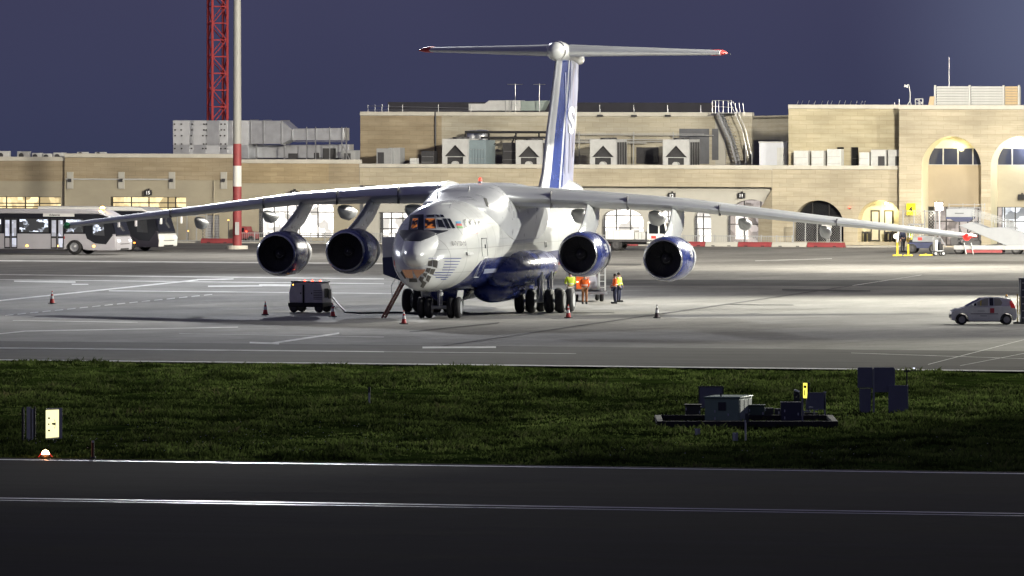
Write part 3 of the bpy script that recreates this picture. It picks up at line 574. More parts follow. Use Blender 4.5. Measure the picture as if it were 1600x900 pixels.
cabinet(600,1.2,232,256,1,9,GREY,'grey unit with a dark square grille under the brown upper wall',grille=(-.8,.0,.0,.8)); cabinet(616,.9,231,256,1,9.4,GREY,'ribbed grey unit next to the unit with a square grille'); cabinet(668,1.0,236,256,.8,9,DARK,'dark low box left of the drain pipe on the roof'); cabinet(645,.5,247,256,.6,8,DIRTYWHITE,'small pale box on the roof in front of the brown wall')
cabinet(796,1.1,223,256,1,9.5,DARK,'dark tall unit behind the black pipes left of the fin'); cabinet(545,1.0,235,252,1,6,GREY,'grey fan box at the end of the silver duct',grille=(-.7,.3,.1,.8),zr=zC-.45)
for px, lab in ((1251,'grey rooftop box farthest left against the yellow stone wall'),(1277,'middle grey rooftop box of three against the yellow stone wall'),(1303,'grey rooftop box beside the narrow dark window')): cabinet(px,1.05 if px!=1277 else .9,235.5 if px!=1303 else 233,256,.7,.2,DIRTYWHITE,lab,grp='boxes against the yellow stone wall')
cabinet(1350,.75,238,256,.7,.2,DIRTYWHITE,'small pale box just right of the second narrow window'); cabinet(1372,1.1,234,256,.7,.2,LGREY,'air unit with dark square grille, left one of two',grille=(0,.9,.05,.7),grp='air units by the tall block'); cabinet(1399,1.1,234,256,.7,.2,LGREY,'air unit with dark square grille touching the tall block',grille=(0,.9,.05,.7),grp='air units by the tall block')
def condenser(px, wd, y0, y1, label):
    w = 1.5; zr = (zA if px < 104 else zB)-.45; t = roofthing('air_conditioner', label, 'air conditioner', px, w, zr, 'small air conditioners on the left roof'); h = SZ(y0,px,w)-zr; a = wd/2
    MB().box(-a,a,0,.4,.06,h).build('casing', LGREY, t, bevel=.02); MB().lathe([(-.02,.2),(.02,.2)], (-a*.3,-.005,h*.62), 'y', 16, cap=True).build('fan_grille', DARK, t); MB().box(-a,-a+.08,.02,.38,0,.06).box(a-.08,a,.02,.38,0,.06).build('foot', DARK, t)
for i, (px, wd, y0) in enumerate(((4,1.0,236),(36,.95,236.5),(57,.75,239),(74,.7,240),(92,.9,238.5),(128,.8,237.5),(156,.8,237.6))):
    condenser(px, wd, y0, 246, ['air conditioner at the far left edge of the roof','second air conditioner from the left roof edge','low air conditioner third from the left roof edge','lowest small air conditioner fourth from the left edge','air conditioner at the step between the two roof heights','first flat air conditioner on the higher roof','flat air conditioner alone farthest right on the higher roof'][i])
# big silver air handling unit and ducts
wD_ = 5.0; zr = zB - .45
def ductth(label, px): return roofthing('air_duct', label, 'duct', px, wD_, zr, 'silver air ducts on the left roof')
t = roofthing('air_handling_unit', 'huge silver panelled air handling unit behind the striped mast', 'air unit', 328, wD_, zr); pw = [270,296,302,322,343,356,364,388]; h = SZ(188,328,wD_)-zr
MB().box(SU(270,wD_)-SU(328,wD_)+.03, SU(388,wD_)-SU(328,wD_), .06, 3, .05, h-.03).build('body', GALV, t)
zz = [.05, .62, h-.55 if False else h*.35, h]; zz = [.05, h*.36, h]
for i in range(len(pw)-1):
    for j in range(2):
        a, b = SU(pw[i],wD_)-SU(328,wD_), SU(pw[i+1],wD_)-SU(328,wD_); MB().box(a+.012,b-.012,random.uniform(-.01,.03),.06,zz[j]+.012,zz[j+1]-.012).build('panel', [GALV,M('galv_pale',(.70,.72,.76),.5,.55,var=.08,vs=2)][(i+j)%2], t, bevel=.008)
hm = MB().box(-.05,.05,-.07,.02,-.05,.05).mesh('latch', DARK)
for px in (274,284,300,318,323,346,352,368):
    for py in (194,203,212,225,232,242): piece(hm, 'latch', t, (SU(px+random.uniform(-1,1),wD_)-SU(328,wD_),-.02,SZ(py,px,wD_)-zr))
t = ductth('silver square duct with a tapered right end leaving the air handling unit', 420); c = SU(420,wD_); P = lambda px, py: (SU(px,wD_)-c, SZ(py,px,wD_)-zr)
MB().prism([P(388,188),P(440,189),P(456,203),P(456,217),P(440,225),P(388,225)], 'y', .1, 1.6).build('duct', GALV, t, bevel=.02)
fm = MB(); 
for px, a, b in ((391,187,226),(411,187.5,225.5),(439,188,226),(455,202,218)): fm = MB().box(SU(px,wD_)-c-.04, SU(px,wD_)-c+.04, .05,1.65, SZ(b,px,wD_)-zr, SZ(a,px,wD_)-zr); fm.build('flange', STEEL, t)
MB().box(-1.2,-1.1,.4,.5,0,P(388,225)[1]).box(1.0,1.1,.4,.5,0,P(440,224)[1]).build('support', STEEL, t)
t = ductth('silver upper duct running right in a steel cradle', 498); c = SU(498,wD_); MB().prism([P(456,201),P(536,200),P(536,219.5),P(456,219.5)], 'y', .2, 1.3).build('duct', GALV, t, bevel=.02)
for px in (478,492,514,533,540):
    u = SU(px,wD_)-c; MB().box(u-.03,u+.03,.12,.18,0,SZ(198.5,px,wD_)-zr).build('post', STEEL, t)
MB().box(SU(456,wD_)-c,SU(541,wD_)-c,.11,.19,P(500,221)[1]-.04,P(500,221)[1]).build('rail', STEEL, t); MB().bar((SU(535,wD_)-c,.1,1.0),(SU(546,wD_)-c,.1,0),.05).bar((SU(535,wD_)-c,.1,1.0),(SU(530,wD_)-c,.1,0),.05).build('brace', STEEL, t)
t = ductth('lower silver duct along the parapet below the upper ducts', 460); c = SU(460,wD_); MB().prism([P(388,227),P(532,226),P(532,247),P(388,247)], 'y', 1.7, 2.7).build('duct', GALV, t, bevel=.02)
for px0, px1, y0 in ((438,452,240),(478,486,239),(492,512,232)): MB().box(SU(px0,wD_)-c,SU(px1,wD_)-c,1.6,1.69,.05,SZ(y0,px0,wD_)-zr).build('access_hatch', DARK, t)
# duct, antennas, dark strip and rails on the upper storey roof
zRG = zG - .34
t = roofthing('dark_roof_screen', 'long dark plant screen behind the roof rail of the upper storey', 'screen', 850, 24, zRG); u0, u1 = SU(606,24)-SU(850,24), SU(1116,24)-SU(850,24); MB().box(u0,u1,0,.2,0,SZ(160,850,24)-zRG).build('board', M('dark_screen', (.03,.03,.04), .8, var=.2, vs=1), t)
t = roofthing('roof_duct', 'pale grey duct lying on the upper roof left of the fin', 'duct', 800, 17, zRG); P = lambda px, py: (SU(px,17)-SU(800,17), max(0,SZ(py,px,17)-zRG))
MB().prism([P(732,173),P(732,162),P(757,162),P(764,157),P(813,157),P(813,173)], 'y', 0, 1).build('duct', LGREY, t, bevel=.02); MB().prism([P(813.5,173),P(813.5,158),P(853,157),P(846,171),P(844,173)], 'y', .0, 1).build('duct_end', M('green_grey_panel', (.3,.36,.34), .6, var=.1, vs=2), t, bevel=.02)
for px in (790,796): MB().box(P(px,160)[0]-.03,P(px,160)[0]+.03,-.03,1.03,0,P(px,156.6)[1]).build('flange', GREY, t)
for px, w_, lab in ((805,1.2,'T-shaped antenna with a wide bar on the upper roof'),(843,.9,'smaller T-shaped antenna close to the tail fin')):
    t = roofthing('antenna', lab, 'antenna', px, 16, zRG); h = SZ(131,px,16)-zRG; MB().cyl((0,0,0),(0,0,h),.035).build('mast', STEEL, t); MB().cyl((-w_/2,0,h-.04),(w_/2,0,h-.04),.025).build('cross_bar', STEEL, t); MB().cyl((-.15,.2,h*.4),(.15,.2,h*.4),.02).build('element', STEEL, t)
t = roofthing('roof_railing', 'thin steel railing along the edge of the upper storey roof', 'railing', 590, 15, zRG); c = SU(590,15); pm = MB().cyl((0,0,0),(0,0,.85),.025,n=8).mesh('post', STEEL)
for px in (575,586,597,607,629,685,736,937,990,1043,1095): piece(pm, 'post', t, (SU(px,15)-c,0,0))
MB().cyl((SU(575,15)-c,0,.75),(SU(736,15)-c,0,.6),.018,n=6).cyl((SU(575,15)-c,0,.45),(SU(736,15)-c,0,.45),.018,n=6).build('rail', STEEL, t)
for px in (937,990,1043):
    t = roofthing('bulkhead_lamp', 'small lamp under the parapet of the upper storey, %s' % {937:'next to the tail fin',990:'between two others',1043:'nearest the roof ladder'}[px], 'lamp', px, wG-.3, SZ(181,px,wG), 'lamps under the upper parapet'); MB().box(-.2,.2,0,.28,-.06,.08).build('housing', DARK, t); MB().cyl((0,.15,.08),(0,.15,.5),.02).build('stem', STEEL, t)
# black pipes and silver tanks
t = roofthing('pipe_run', 'black pipes on stilts crossing above the chillers', 'pipes', 790, 10.5, zRD); c = SU(790,10.5); P = lambda px, py: (SU(px,10.5)-c, 0, SZ(py,px,10.5)-zRD)
MB().tube([P(727,216),P(727,206.5),P(860,206.5)], .09).build('upper_pipe', BLACK, t); MB().tube([P(752,215),P(860,215)], .08).build('lower_pipe', BLACK, t)
for px in (764,806,842): MB().box(P(px,0)[0]-.05,P(px,0)[0]+.05,-.05,.05,0,P(px,205)[2]).build('support', BLACK, t)
MB().bar(P(805,212),P(786,255),.1).build('brace', BLACK, t); MB().bar(P(762,230),P(775,224),.07).build('bracket', BLACK, t)
t = roofthing('pipe_run', 'long thin grey pipes along the upper wall right of the fin', 'pipes', 980, 13.4, zRD); c = SU(980,13.4); P = lambda px, py: (SU(px,13.4)-c, 0, SZ(py,px,13.4)-zRD)
for a, b, y0, r in ((880,1115,210,.035),(880,1050,217,.03),(885,1100,208,.02),(890,1040,220,.03),(880,1010,222,.04)): MB().tube([P(a,y0),P(b,y0+1.5)], r, 6).build('pipe', GREY, t)
for px in (905,990,1052): MB().box(P(px,0)[0]-.03,P(px,0)[0]+.03,-.03,.03,0,P(px,206)[2]).build('support', GREY, t)
for px, r, y0, lab in ((738,.42,204,'left silver tank behind the leftmost chiller'),(753,.55,203,'taller silver tank with a bright top behind the chillers')):
    t = roofthing('silver_tank', lab, 'tank', px, 11.8, zRD, 'silver tanks'); h = SZ(y0,px,11.8)-zRD; MB().lathe([(0,.02),(0,r),(h-.1,r),(h,r*.8),(h+.02,.02)], (0,0,0), 'z', 20).build('shell', GALV, t, 40); MB().lathe([(0,r+.03),(.08,r+.03)], (0,0,h*.6), 'z', 20).build('band', STEEL, t)
MBd = MB().tube([(SU(681,wG),wG-.09,zRD),(SU(681,wG),wG-.09,zG)], .07); o = MBd.build('drain_pipe', DARK, B4)
# steel stair with caged landing at right
t = roofthing('roof_stair', 'galvanised steel stair climbing to the upper roof', 'stair', 1147, 12.6, zRD); c = SU(1147,12.6); P = lambda px, py: (SU(px,12.6)-c, SZ(py,px,12.6)-zRD)
(xa, za), (xb, zb2) = P(1150,255), P(1122,176); za = 0
(xm, zm) = P(1141,222)
for dy in (0,.75):
    MB().bar((xm+.05,dy,zm),(xb,dy,zb2),.06,.16).build('stringer', STEEL, t); MB().bar((P(1153,256)[0],dy,0),(xm+.05,dy,zm),.06,.16).build('stringer', STEEL, t)
    MB().tube([(P(1170,250)[0],dy,.7),(P(1160,222)[0],dy,zm+.9),(P(1140,176)[0],dy,zb2+.8)], .03).build('handrail', STEEL, t)
sm = MB().box(-.3,.3,.02,.73,-.02,.02).mesh('tread', STEEL)
for k in range(12): q = k/11; piece(sm, 'tread', t, (xm+.1+(xb-xm)*q,0,zm+(zb2-zm)*q))
for k in range(7): q = k/7; piece(sm, 'tread', t, (P(1153,256)[0]*(1-q)+xm*q,0,.05+(zm)*q))
for px in (1113,1118,1123,1130,1138,1143): u = P(px,157)[0]; MB().cyl((u,.0,zb2-.05),(u,.0,P(px,157)[1]),.03,n=8).build('cage_post', STEEL, t)
MB().tube([(P(1113,157)[0],0,P(1113,157)[1]),(P(1143,157)[0],0,P(1143,157)[1])], .03).build('cage_rail', STEEL, t); MB().tube([(P(1113,166)[0],0,P(1113,166)[1]),(P(1147,168)[0],0,P(1147,168)[1])], .025).build('cage_rail', STEEL, t)
for px in (1148,1154,1160): u = P(px,157)[0]; MB().cyl((u,.4,zb2-.1),(u-.1,.4,P(px,161)[1]),.025,n=8).build('cage_post', STEEL, t)
MB().box(P(1112,0)[0],P(1146,0)[0],-.02,1.3,zb2-.06,zb2).build('landing', STEEL, t); MB().box(P(1170,0)[0]-.05,P(1170,0)[0]+.05,.7,.8,0,P(1170,238)[1]).box(P(1160,0)[0]-.04,P(1160,0)[0]+.04,.7,.8,0,P(1160,225)[1]).build('support', STEEL, t)
# white container
t = roofthing('white_container', 'plain white rooftop container between the two upper storeys', 'container', 1208, 3, zRD); h = SZ(223,1208,3)-zRD; a = SU(1230,3)-SU(1208,3)
MB().box(-a,a,0,2.5,0,h).build('box', M('white_sheet', (.62,.65,.72), .6, var=.05, vs=2), t, bevel=.03); MB().box(-a-.03,a+.03,-.03,2.53,h+.003,h+.08).build('lid', DIRTYWHITE, t); MB().box(.3,a-.05,-.03,0.0,.05,h-.35).build('door', DIRTYWHITE, t)
# things on top of the tall right roof
zRF = zF - .42; zRH = zH - .34
t = roofthing('louvre_screen', 'white louvred plant screen on the tall block roof', 'screen', 1525, 3, zRF); c = SU(1525,3); P = lambda px, py: (SU(px,3)-c, SZ(py,px,3)-zRF); htop = P(1500,133)[1]
LM = M('louvre_white', (.62,.63,.62), .5, var=.05, vs=2); LT = M('louvre_tan', (.6,.47,.3), .6, var=.1, vs=2)
for px in (1461,1515,1568,1592): MB().box(P(px,0)[0]-.06,P(px,0)[0]+.06,-.06,.1,0,htop).build('post', LM, t)
for a, b, mt in ((1463,1514,LM),(1517,1567,LM),(1570,1591,LT)):
    L0, L1 = P(a,0)[0]+.02, P(b,0)[0]-.02; sm = MB().prism([(-.04,-.08),(.06,.06),(.06,.08),(-.04,-.06)], 'x', L0, L1).mesh('slat', mt)
    for k in range(9): piece(sm, 'slat', t, (0,0,.12+k*(htop-.15)/9 + .05))
MB().box(P(1461,0)[0],P(1592,0)[0],.4,.5,0,htop-.1).build('backing', GREY, t)
t = roofthing('camera_pole', 'small camera on a splayed pole on the roof edge', 'camera', 1420, 2, zRF); h = SZ(132,1420,2)-zRF
MB().tube([(.1,0,.6),(.1,0,h*.7),(0,0,h),(-.12,0,h-.02)], .04).build('pole', LGREY, t); MB().obox((-.2,0,h-.12),(.28,.18,.18),Matrix.Rotation(.3,3,'Y')).build('camera_head', WHITE, t, bevel=.03)
for sx, sy in ((-.3,-.2),(.35,-.2),(.05,.3)): MB().bar((.1,0,.7),(sx,sy,0),.05).build('leg', LGREY, t)
t = roofthing('lattice_frame', 'square openwork metal frame standing on the roof', 'frame', 1436, 2, zRF); MB().box(-.3,-.25,0,.05,0,.85).box(.25,.3,0,.05,0,.85).box(-.25,.25,0,.05,.8,.85).box(-.25,.25,0,.05,.25,.29).box(-.25,.25,0,.05,.52,.56).box(-.03,.02,0,.05,.29,.8).bar((-.25,.02,.29),(.25,.02,.52),.03).bar((-.25,.02,.8),(.25,.02,.56),.03).build('frame', LGREY, t)
t = roofthing('leaning_board', 'tan board leaning beside the louvred screen', 'board', 1455, 2.4, zRF); MB().prism([(-.3,0),(.1,0),(.25,1.0),(-.1,1.0)], 'y', 0, .1).build('board', LT, t)
t = roofthing('whip_antenna', 'thin tall whip antenna above the louvred screen', 'antenna', 1483, 3.6, zRF); MB().cyl((0,0,0),(0,0,SZ(89,1483,3.6)-zRF),.03,.015,8).build('rod', STEEL, t); MB().cyl((0,0,0),(0,0,.3),.08,n=10).build('base', DARK, t)
t = roofthing('bird_spike_frame', 'row of slanting thin rods along the upper block roof', 'railing', 1245, 2.2, zRH); c = SU(1245,2.2); pm = MB().cyl((-.12,0,0),(.12,0,.62),.02,n=6).mesh('rod', STEEL)
for px in (1245,1252,1262,1272,1283,1292,1298,1310,1319,1328,1337,1345,1350): piece(pm, 'rod', t, (SU(px,2.2)-c,0,0))
MB().cyl((0,0,0.03),(SU(1350,2.2)-c,0,.03),.02,n=6).build('rail', STEEL, t)
for px in (1398,1405): t = roofthing('roof_rod', 'short upright rod on the roof, %s' % ('left one of the pair' if px == 1398 else 'taller one next to the tall block'), 'rod', px, 2.2, zRH); MB().cyl((0,0,0),(0,0,.5 if px==1398 else .75),.025,n=8).build('rod', STEEL, t); MB().cyl((0,0,0),(0,0,.05),.09,n=10).build('foot', DARK, t)
# ---------------------------------------------------------------- masts that carry the floodlights
def mast(pos, label, striped=True, aim=(0,0)):
    x, y, z = pos; t = thing('floodlight_mast', label, 'light mast', (x,y,0), 0); r0, r1, HH = .32, .17, z+.9
    def rr(k): return r0 + (r1-r0)*k/HH
    bands = [(0,3.05,MAROON),(3.05,4.4,MAROON),(4.4,5.85,M('mast_white',(.62,.62,.6),.6,var=.08,vs=2)),(5.85,7.4,MAROON),(7.4,HH,M('mast_grey',(.30,.30,.285),.55,var=.06,vs=.5))]
    for a, b, mt in bands: MB().cyl((0,0,a),(0,0,b),rr(a),rr(b),18).build('pole_section', mt, t, 40)
    MB().cyl((0,0,0),(0,0,.25),.75,n=18).build('base', COPE, t); MB().lathe([(0,1.1),(.15,1.1)], (0,0,z+.35), 'z', 24).build('head_ring', STEEL, t)
    for k in range(6):
        a = k*math.pi/3; d = Vector((math.cos(a),math.sin(a),0)); f = MB().obox(d*1.25+Vector((0,0,z+.45)), (.5,.5,.3), Matrix.Rotation(a,3,'Z')).build('floodlight', DARK, t); MB().obox(d*1.28+Vector((0,0,z+.28)), (.4,.4,.02), Matrix.Rotation(a,3,'Z')).build('lens', WHITE_L, f)
    MB().box(-.14,.14,-.42,-.30,1.0,1.9).build('hatch', GREY, t)
    return t
mast(LAMPS['M3'][0], 'tall grey floodlight mast with red and white bands at its foot')
for k, lab in (('M1','apron floodlight mast right of the white hatchback'),('M2','apron floodlight mast out to the right of the aircraft'),('M5','floodlight mast near the terminal kerb out to the right'),('M6','apron floodlight mast far out to the left')): mast(LAMPS[k][0], lab)
# flood lamp on a stand by the stairs
t = thing('work_light', 'glaring portable work light on a tall stand beside the stairs', 'lamp', (*G(1468,386),0), -AL); zl = H-(322-YH)*G(0,386)[1]/F
MB().cyl((0,0,0),(0,0,zl-.2),.05).build('pole', GALV, t); MB().bar((-.5,0,0),(0,0,.8),.05).bar((.5,0,0),(0,0,.8),.05).bar((0,.5,0),(0,0,.8),.05).build('tripod', GALV, t); MB().obox((0,0,zl),(.55,.2,.55),Matrix.Rotation(.25,3,'X')).build('head', DARK, t)
MB().obox((0,-.12,zl-.02),(.52,.03,.52),Matrix.Rotation(.25,3,'X')).build('lens', emis('flood_lens',(1,.9,.75),60), t)
ld = bpy.data.lights.new('lamp_light','POINT'); ld.energy = 350; ld.color = (1,.88,.7); ld.shadow_soft_size = .2; lo = bpy.data.objects.new('lamp_light', ld); COL.objects.link(lo); lo.parent = t; lo.location = (0,-.5,zl)
# ---------------------------------------------------------------- tower crane far behind
CR = M('crane_red', (.55,.03,.035), .55, var=.12, vs=.6, emit=(.5,.02,.03), es=.0); Dc = 905.0; t = thing('tower_crane', 'red lattice mast of a tower crane rising behind the roof', 'crane', (XC := (340-800)*Dc/F, Dc, 0), .3)
a = .62; HC = 26.6; 
for sx in (-1,1):
    for sy in (-1,1): MB().box(sx*a-.09,sx*a+.09,sy*a-.09,sy*a+.09,0,HC).build('leg', CR, t)
hb = MB(); seg = 1.33; hm_ = MB()
for s_ in (-1,1): hm_.box(-a+.09,a-.09,s_*a-.05,s_*a+.05,-.05,.05).box(s_*a-.05,s_*a+.05,-a+.09,a-.09,-.05,.05)
hme = hm_.mesh('horizontal_frame', CR); dm = MB()
for s_ in (-1,1): dm.bar((-a+.09,s_*a,.05),(a-.09,s_*a,seg-.05),.07).bar((s_*a,-a+.09,.05),(s_*a,a-.09,seg-.05),.07)
dme = dm.mesh('diagonal_brace', CR)
for k in range(int(HC/seg)): piece(hme, 'horizontal_frame', t, (0,0,k*seg+.05)); piece(dme, 'diagonal_brace', t, (0,0,k*seg+.05), scale=(-1 if k%2 else 1,-1 if k%2 else 1,1))
MB().box(-.9,.9,-.9,.9,-.5,.0).build('footing', COPE, t)
# ================================================================ THE AIRCRAFT (x: its left wing, y: aft, z: up)
PSI = math.radians(11.5); AX, AY = -5.1, 596.5
AC = thing('cargo_aircraft', 'large four engined white and blue cargo jet with a T-tail and glazed nose', 'aircraft', (AX, AY, 0), -PSI)
AM = Matrix.Translation((AX, AY, 0)) @ Matrix.Rotation(-PSI, 4, 'Z'); AMI = AM.inverted()
PAINTW = M('aircraft_white', (.70,.71,.69), .22, var=.05, vs=.8, coat=.5); METAL = M('bare_wing_metal', (.44,.45,.46), .42, .35, var=.06, vs=.5, stretch=(1,.4,1)); LEM = M('polished_edge', (.60,.61,.62), .34, .5, var=.05, vs=.5)
SHINE = M('polished_lip', (.6,.61,.63), .22, 1.0); FANM = M('fan_metal', (.10,.10,.11), .45, .4); CHROME = M('chrome_strut', (.6,.6,.62), .25, 1)
ANTIG = M('anti_glare_paint', (.016,.018,.03), .5)
def livery():
    """white above, blue below: the border rises behind the nose and runs level to the tail"""
    m = M('aircraft_livery', (.7,.71,.69), .2, coat=.5); t = m.node_tree; n = t.nodes; b = n['Principled BSDF']; lk = t.links.new
    tc = n.new('ShaderNodeTexCoord'); s = n.new('ShaderNodeSeparateXYZ'); lk(tc.outputs['Object'], s.inputs[0])
    r = n.new('ShaderNodeMapRange'); r.inputs[1].default_value = 0; r.inputs[2].default_value = 50; lk(s.outputs[1], r.inputs[0])
    fc = n.new('ShaderNodeFloatCurve'); lk(r.outputs[0], fc.inputs['Value']); c = fc.mapping.curves[0]
    pts = [(0,.0),(3.7,1.2),(4.5,1.6),(5.2,2.1),(5.9,2.75),(6.4,3.0),(7.4,3.14),(14,3.12),(30,3.25),(38,4.3),(50,5.6)]
    c.points[0].location = (pts[0][0]/50, pts[0][1]/8); c.points[1].location = (pts[-1][0]/50, pts[-1][1]/8)
    for p in pts[1:-1]: c.points.new(p[0]/50, p[1]/8)
    for p in c.points: p.handle_type = 'VECTOR'
    fc.mapping.update()
    d = n.new('ShaderNodeMath'); d.operation = 'MULTIPLY'; d.inputs[1].default_value = 8; lk(fc.outputs[0], d.inputs[0])
    lt = n.new('ShaderNodeMath'); lt.operation = 'LESS_THAN'; lk(s.outputs[2], lt.inputs[0]); lk(d.outputs[0], lt.inputs[1])
    q = n.new('ShaderNodeTexNoise'); q.inputs['Scale'].default_value = .7; q.inputs['Detail'].default_value = 6; mp = n.new('ShaderNodeMapping'); mp.inputs['Scale'].default_value = (1,.3,1.6); lk(tc.outputs['Object'], mp.inputs[0]); lk(mp.outputs[0], q.inputs['Vector'])
    rr = n.new('ShaderNodeMapRange'); rr.inputs[1].default_value = .3; rr.inputs[2].default_value = .7; rr.inputs[3].default_value = .85; rr.inputs[4].default_value = 1.06; lk(q.outputs[0], rr.inputs[0])
    wv = n.new('ShaderNodeMath'); wv.operation = 'PINGPONG'; wv.inputs[1].default_value = .95; lk(s.outputs[1], wv.inputs[0])          # frame joints every 1.9 m
    jl = n.new('ShaderNodeMath'); jl.operation = 'LESS_THAN'; jl.inputs[1].default_value = .03; lk(wv.outputs[0], jl.inputs[0])
    wz2 = n.new('ShaderNodeMath'); wz2.operation = 'PINGPONG'; wz2.inputs[1].default_value = .62; lk(s.outputs[2], wz2.inputs[0])
    jz = n.new('ShaderNodeMath'); jz.operation = 'LESS_THAN'; jz.inputs[1].default_value = .014; lk(wz2.outputs[0], jz.inputs[0])
    jm = n.new('ShaderNodeMath'); jm.operation = 'MAXIMUM'; lk(jl.outputs[0], jm.inputs[0]); lk(jz.outputs[0], jm.inputs[1])
    jr = n.new('ShaderNodeMapRange'); jr.inputs[3].default_value = 1; jr.inputs[4].default_value = .66; lk(jm.outputs[0], jr.inputs[0])
    mm = n.new('ShaderNodeMath'); mm.operation = 'MULTIPLY'; lk(rr.outputs[0], mm.inputs[0]); lk(jr.outputs[0], mm.inputs[1])
    x = n.new('ShaderNodeMix'); x.data_type = 'RGBA'; x.inputs[6].default_value = (.70,.71,.685,1); x.inputs[7].default_value = (.02,.032,.155,1); lk(lt.outputs[0], x.inputs[0])
    y = n.new('ShaderNodeMix'); y.data_type = 'RGBA'; y.blend_type = 'MULTIPLY'; y.inputs[0].default_value = 1; lk(x.outputs[2], y.inputs[6]); lk(mm.outputs[0], y.inputs[7]); lk(y.outputs[2], b.inputs['Base Color'])
    return m
LIV = livery()
#        y     zc    hw    zt    zb
PROF = [(0.10,2.55,.05,2.65,2.48),(.22,2.55,.42,3.10,2.05),(.5,2.70,.76,3.60,1.78),(.9,2.95,1.06,4.0,1.62),(1.6,3.15,1.42,4.34,1.52),(2.4,3.3,1.70,4.62,1.47),(3.0,3.4,1.86,4.90,1.44),(3.7,3.5,2.01,5.36,1.44),(4.4,3.6,2.13,5.72,1.42),
        (5.3,3.7,2.24,5.98,1.40),(6.5,3.78,2.33,6.12,1.39),(8.5,3.8,2.4,6.2,1.39),(12,3.8,2.4,6.2,1.38),(20,3.8,2.4,6.2,1.38),(28,3.8,2.4,6.2,1.45),(32,3.95,2.3,6.2,1.95),(36,4.35,1.95,6.15,2.8),(40,4.85,1.35,6.05,3.8),(43.5,5.25,.75,5.9,4.65),(45,5.4,.3,5.7,5.1),(45.3,5.42,.05,5.46,5.38)]
def catmull(P, n):
    out_ = []
    for i in range(len(P)-1):
        p0, p1, p2, p3 = P[max(i-1,0)], P[i], P[i+1], P[min(i+2,len(P)-1)]
        for k in range(n):
            t = k/n; row = [p1[0]+(p2[0]-p1[0])*t]
            for j in range(1, len(p1)):
                h = p2[0]-p1[0]; m1 = (p2[j]-p0[j])/max(1e-6,(p2[0]-p0[0]))*h; m2 = (p3[j]-p1[j])/max(1e-6,(p3[0]-p1[0]))*h
                row.append((2*t**3-3*t**2+1)*p1[j]+(t**3-2*t**2+t)*m1+(-2*t**3+3*t**2)*p2[j]+(t**3-t**2)*m2)
            out_.append(row)
    return out_ + [list(P[-1])]
def ring(y, zc, hw, zt, zb, n=64):
    r = []
    for k in range(n):
        a = 2*math.pi*k/n; s, c = math.sin(a), math.cos(a); r.append((max(hw,.01)*s, y, zc + (max(zt-zc,.01) if c > 0 else max(zc-zb,.01))*c))
    return r
fus = MB().loft([ring(*p) for p in catmull(PROF, 5)]); fus.build('fuselage', LIV, AC, smooth=70)
rad = MB().loft([[(r*math.sin(a), y, z+r*math.cos(a)*.96) for a in [2*math.pi*k/40 for k in range(40)]] for y, r, z in catmull([(-.62,.03,3.36),(-.57,.20,3.36),(-.35,.42,3.37),(0,.60,3.39),(.5,.78,3.43),(1.2,.98,3.5),(2.0,1.12,3.58),(3.0,1.15,3.6)], 4)]); rad.build('radome', PAINTW, AC, smooth=60)
# wing-root fairing on the back
FP = [(9.2,1.1,6.16,5.4),(10.4,1.9,6.32,5.2),(11.8,2.25,6.58,4.6),(13.2,2.39,6.85,4.2),(14.6,2.425,6.98,4.0),(18,2.425,7.0,4.0),(22,2.41,6.95,4.1),(25,2.2,6.7,5.1),(28,1.5,6.3,5.4),(29.5,.6,6.15,5.7)]
rings = []
for y, hw, zt, zb in catmull(FP, 4):
    r = []
    for k in range(28):
        a = math.pi*(k/27) - math.pi/2; e = .62 if y < 12.5 else .55; s, c = math.sin(a), math.cos(a); r.append((hw*math.copysign(abs(s)**e, s), y, zb + (zt-zb)*abs(c)**e))
    rings.append(r)
fair = MB().loft(rings); fair.build('wing_fairing', M('fairing_grey_white', (.5,.51,.52), .3, var=.1, vs=.7, coat=.3), AC, smooth=60)
_o = len(fus.v); _o2 = _o + len(fair.v); bv = BVHTree.FromPolygons([Vector(v) for v in fus.v + fair.v + rad.v], fus.f + [[i + _o for i in f] for f in fair.f] + [[i + _o2 for i in f] for f in rad.f])
CAMW = Vector((0,0,H))
def proj(px, py, off=.015):
    d = Vector(((px-800)/F, 1, -(py-YH)/F)); o = AMI @ CAMW; dl = (AMI.to_3x3() @ d).normalized(); h, nn, _, _ = bv.ray_cast(o, dl)
    if h is None: return None
    if nn.dot(dl) > 0: nn = -nn
    return h + nn*off
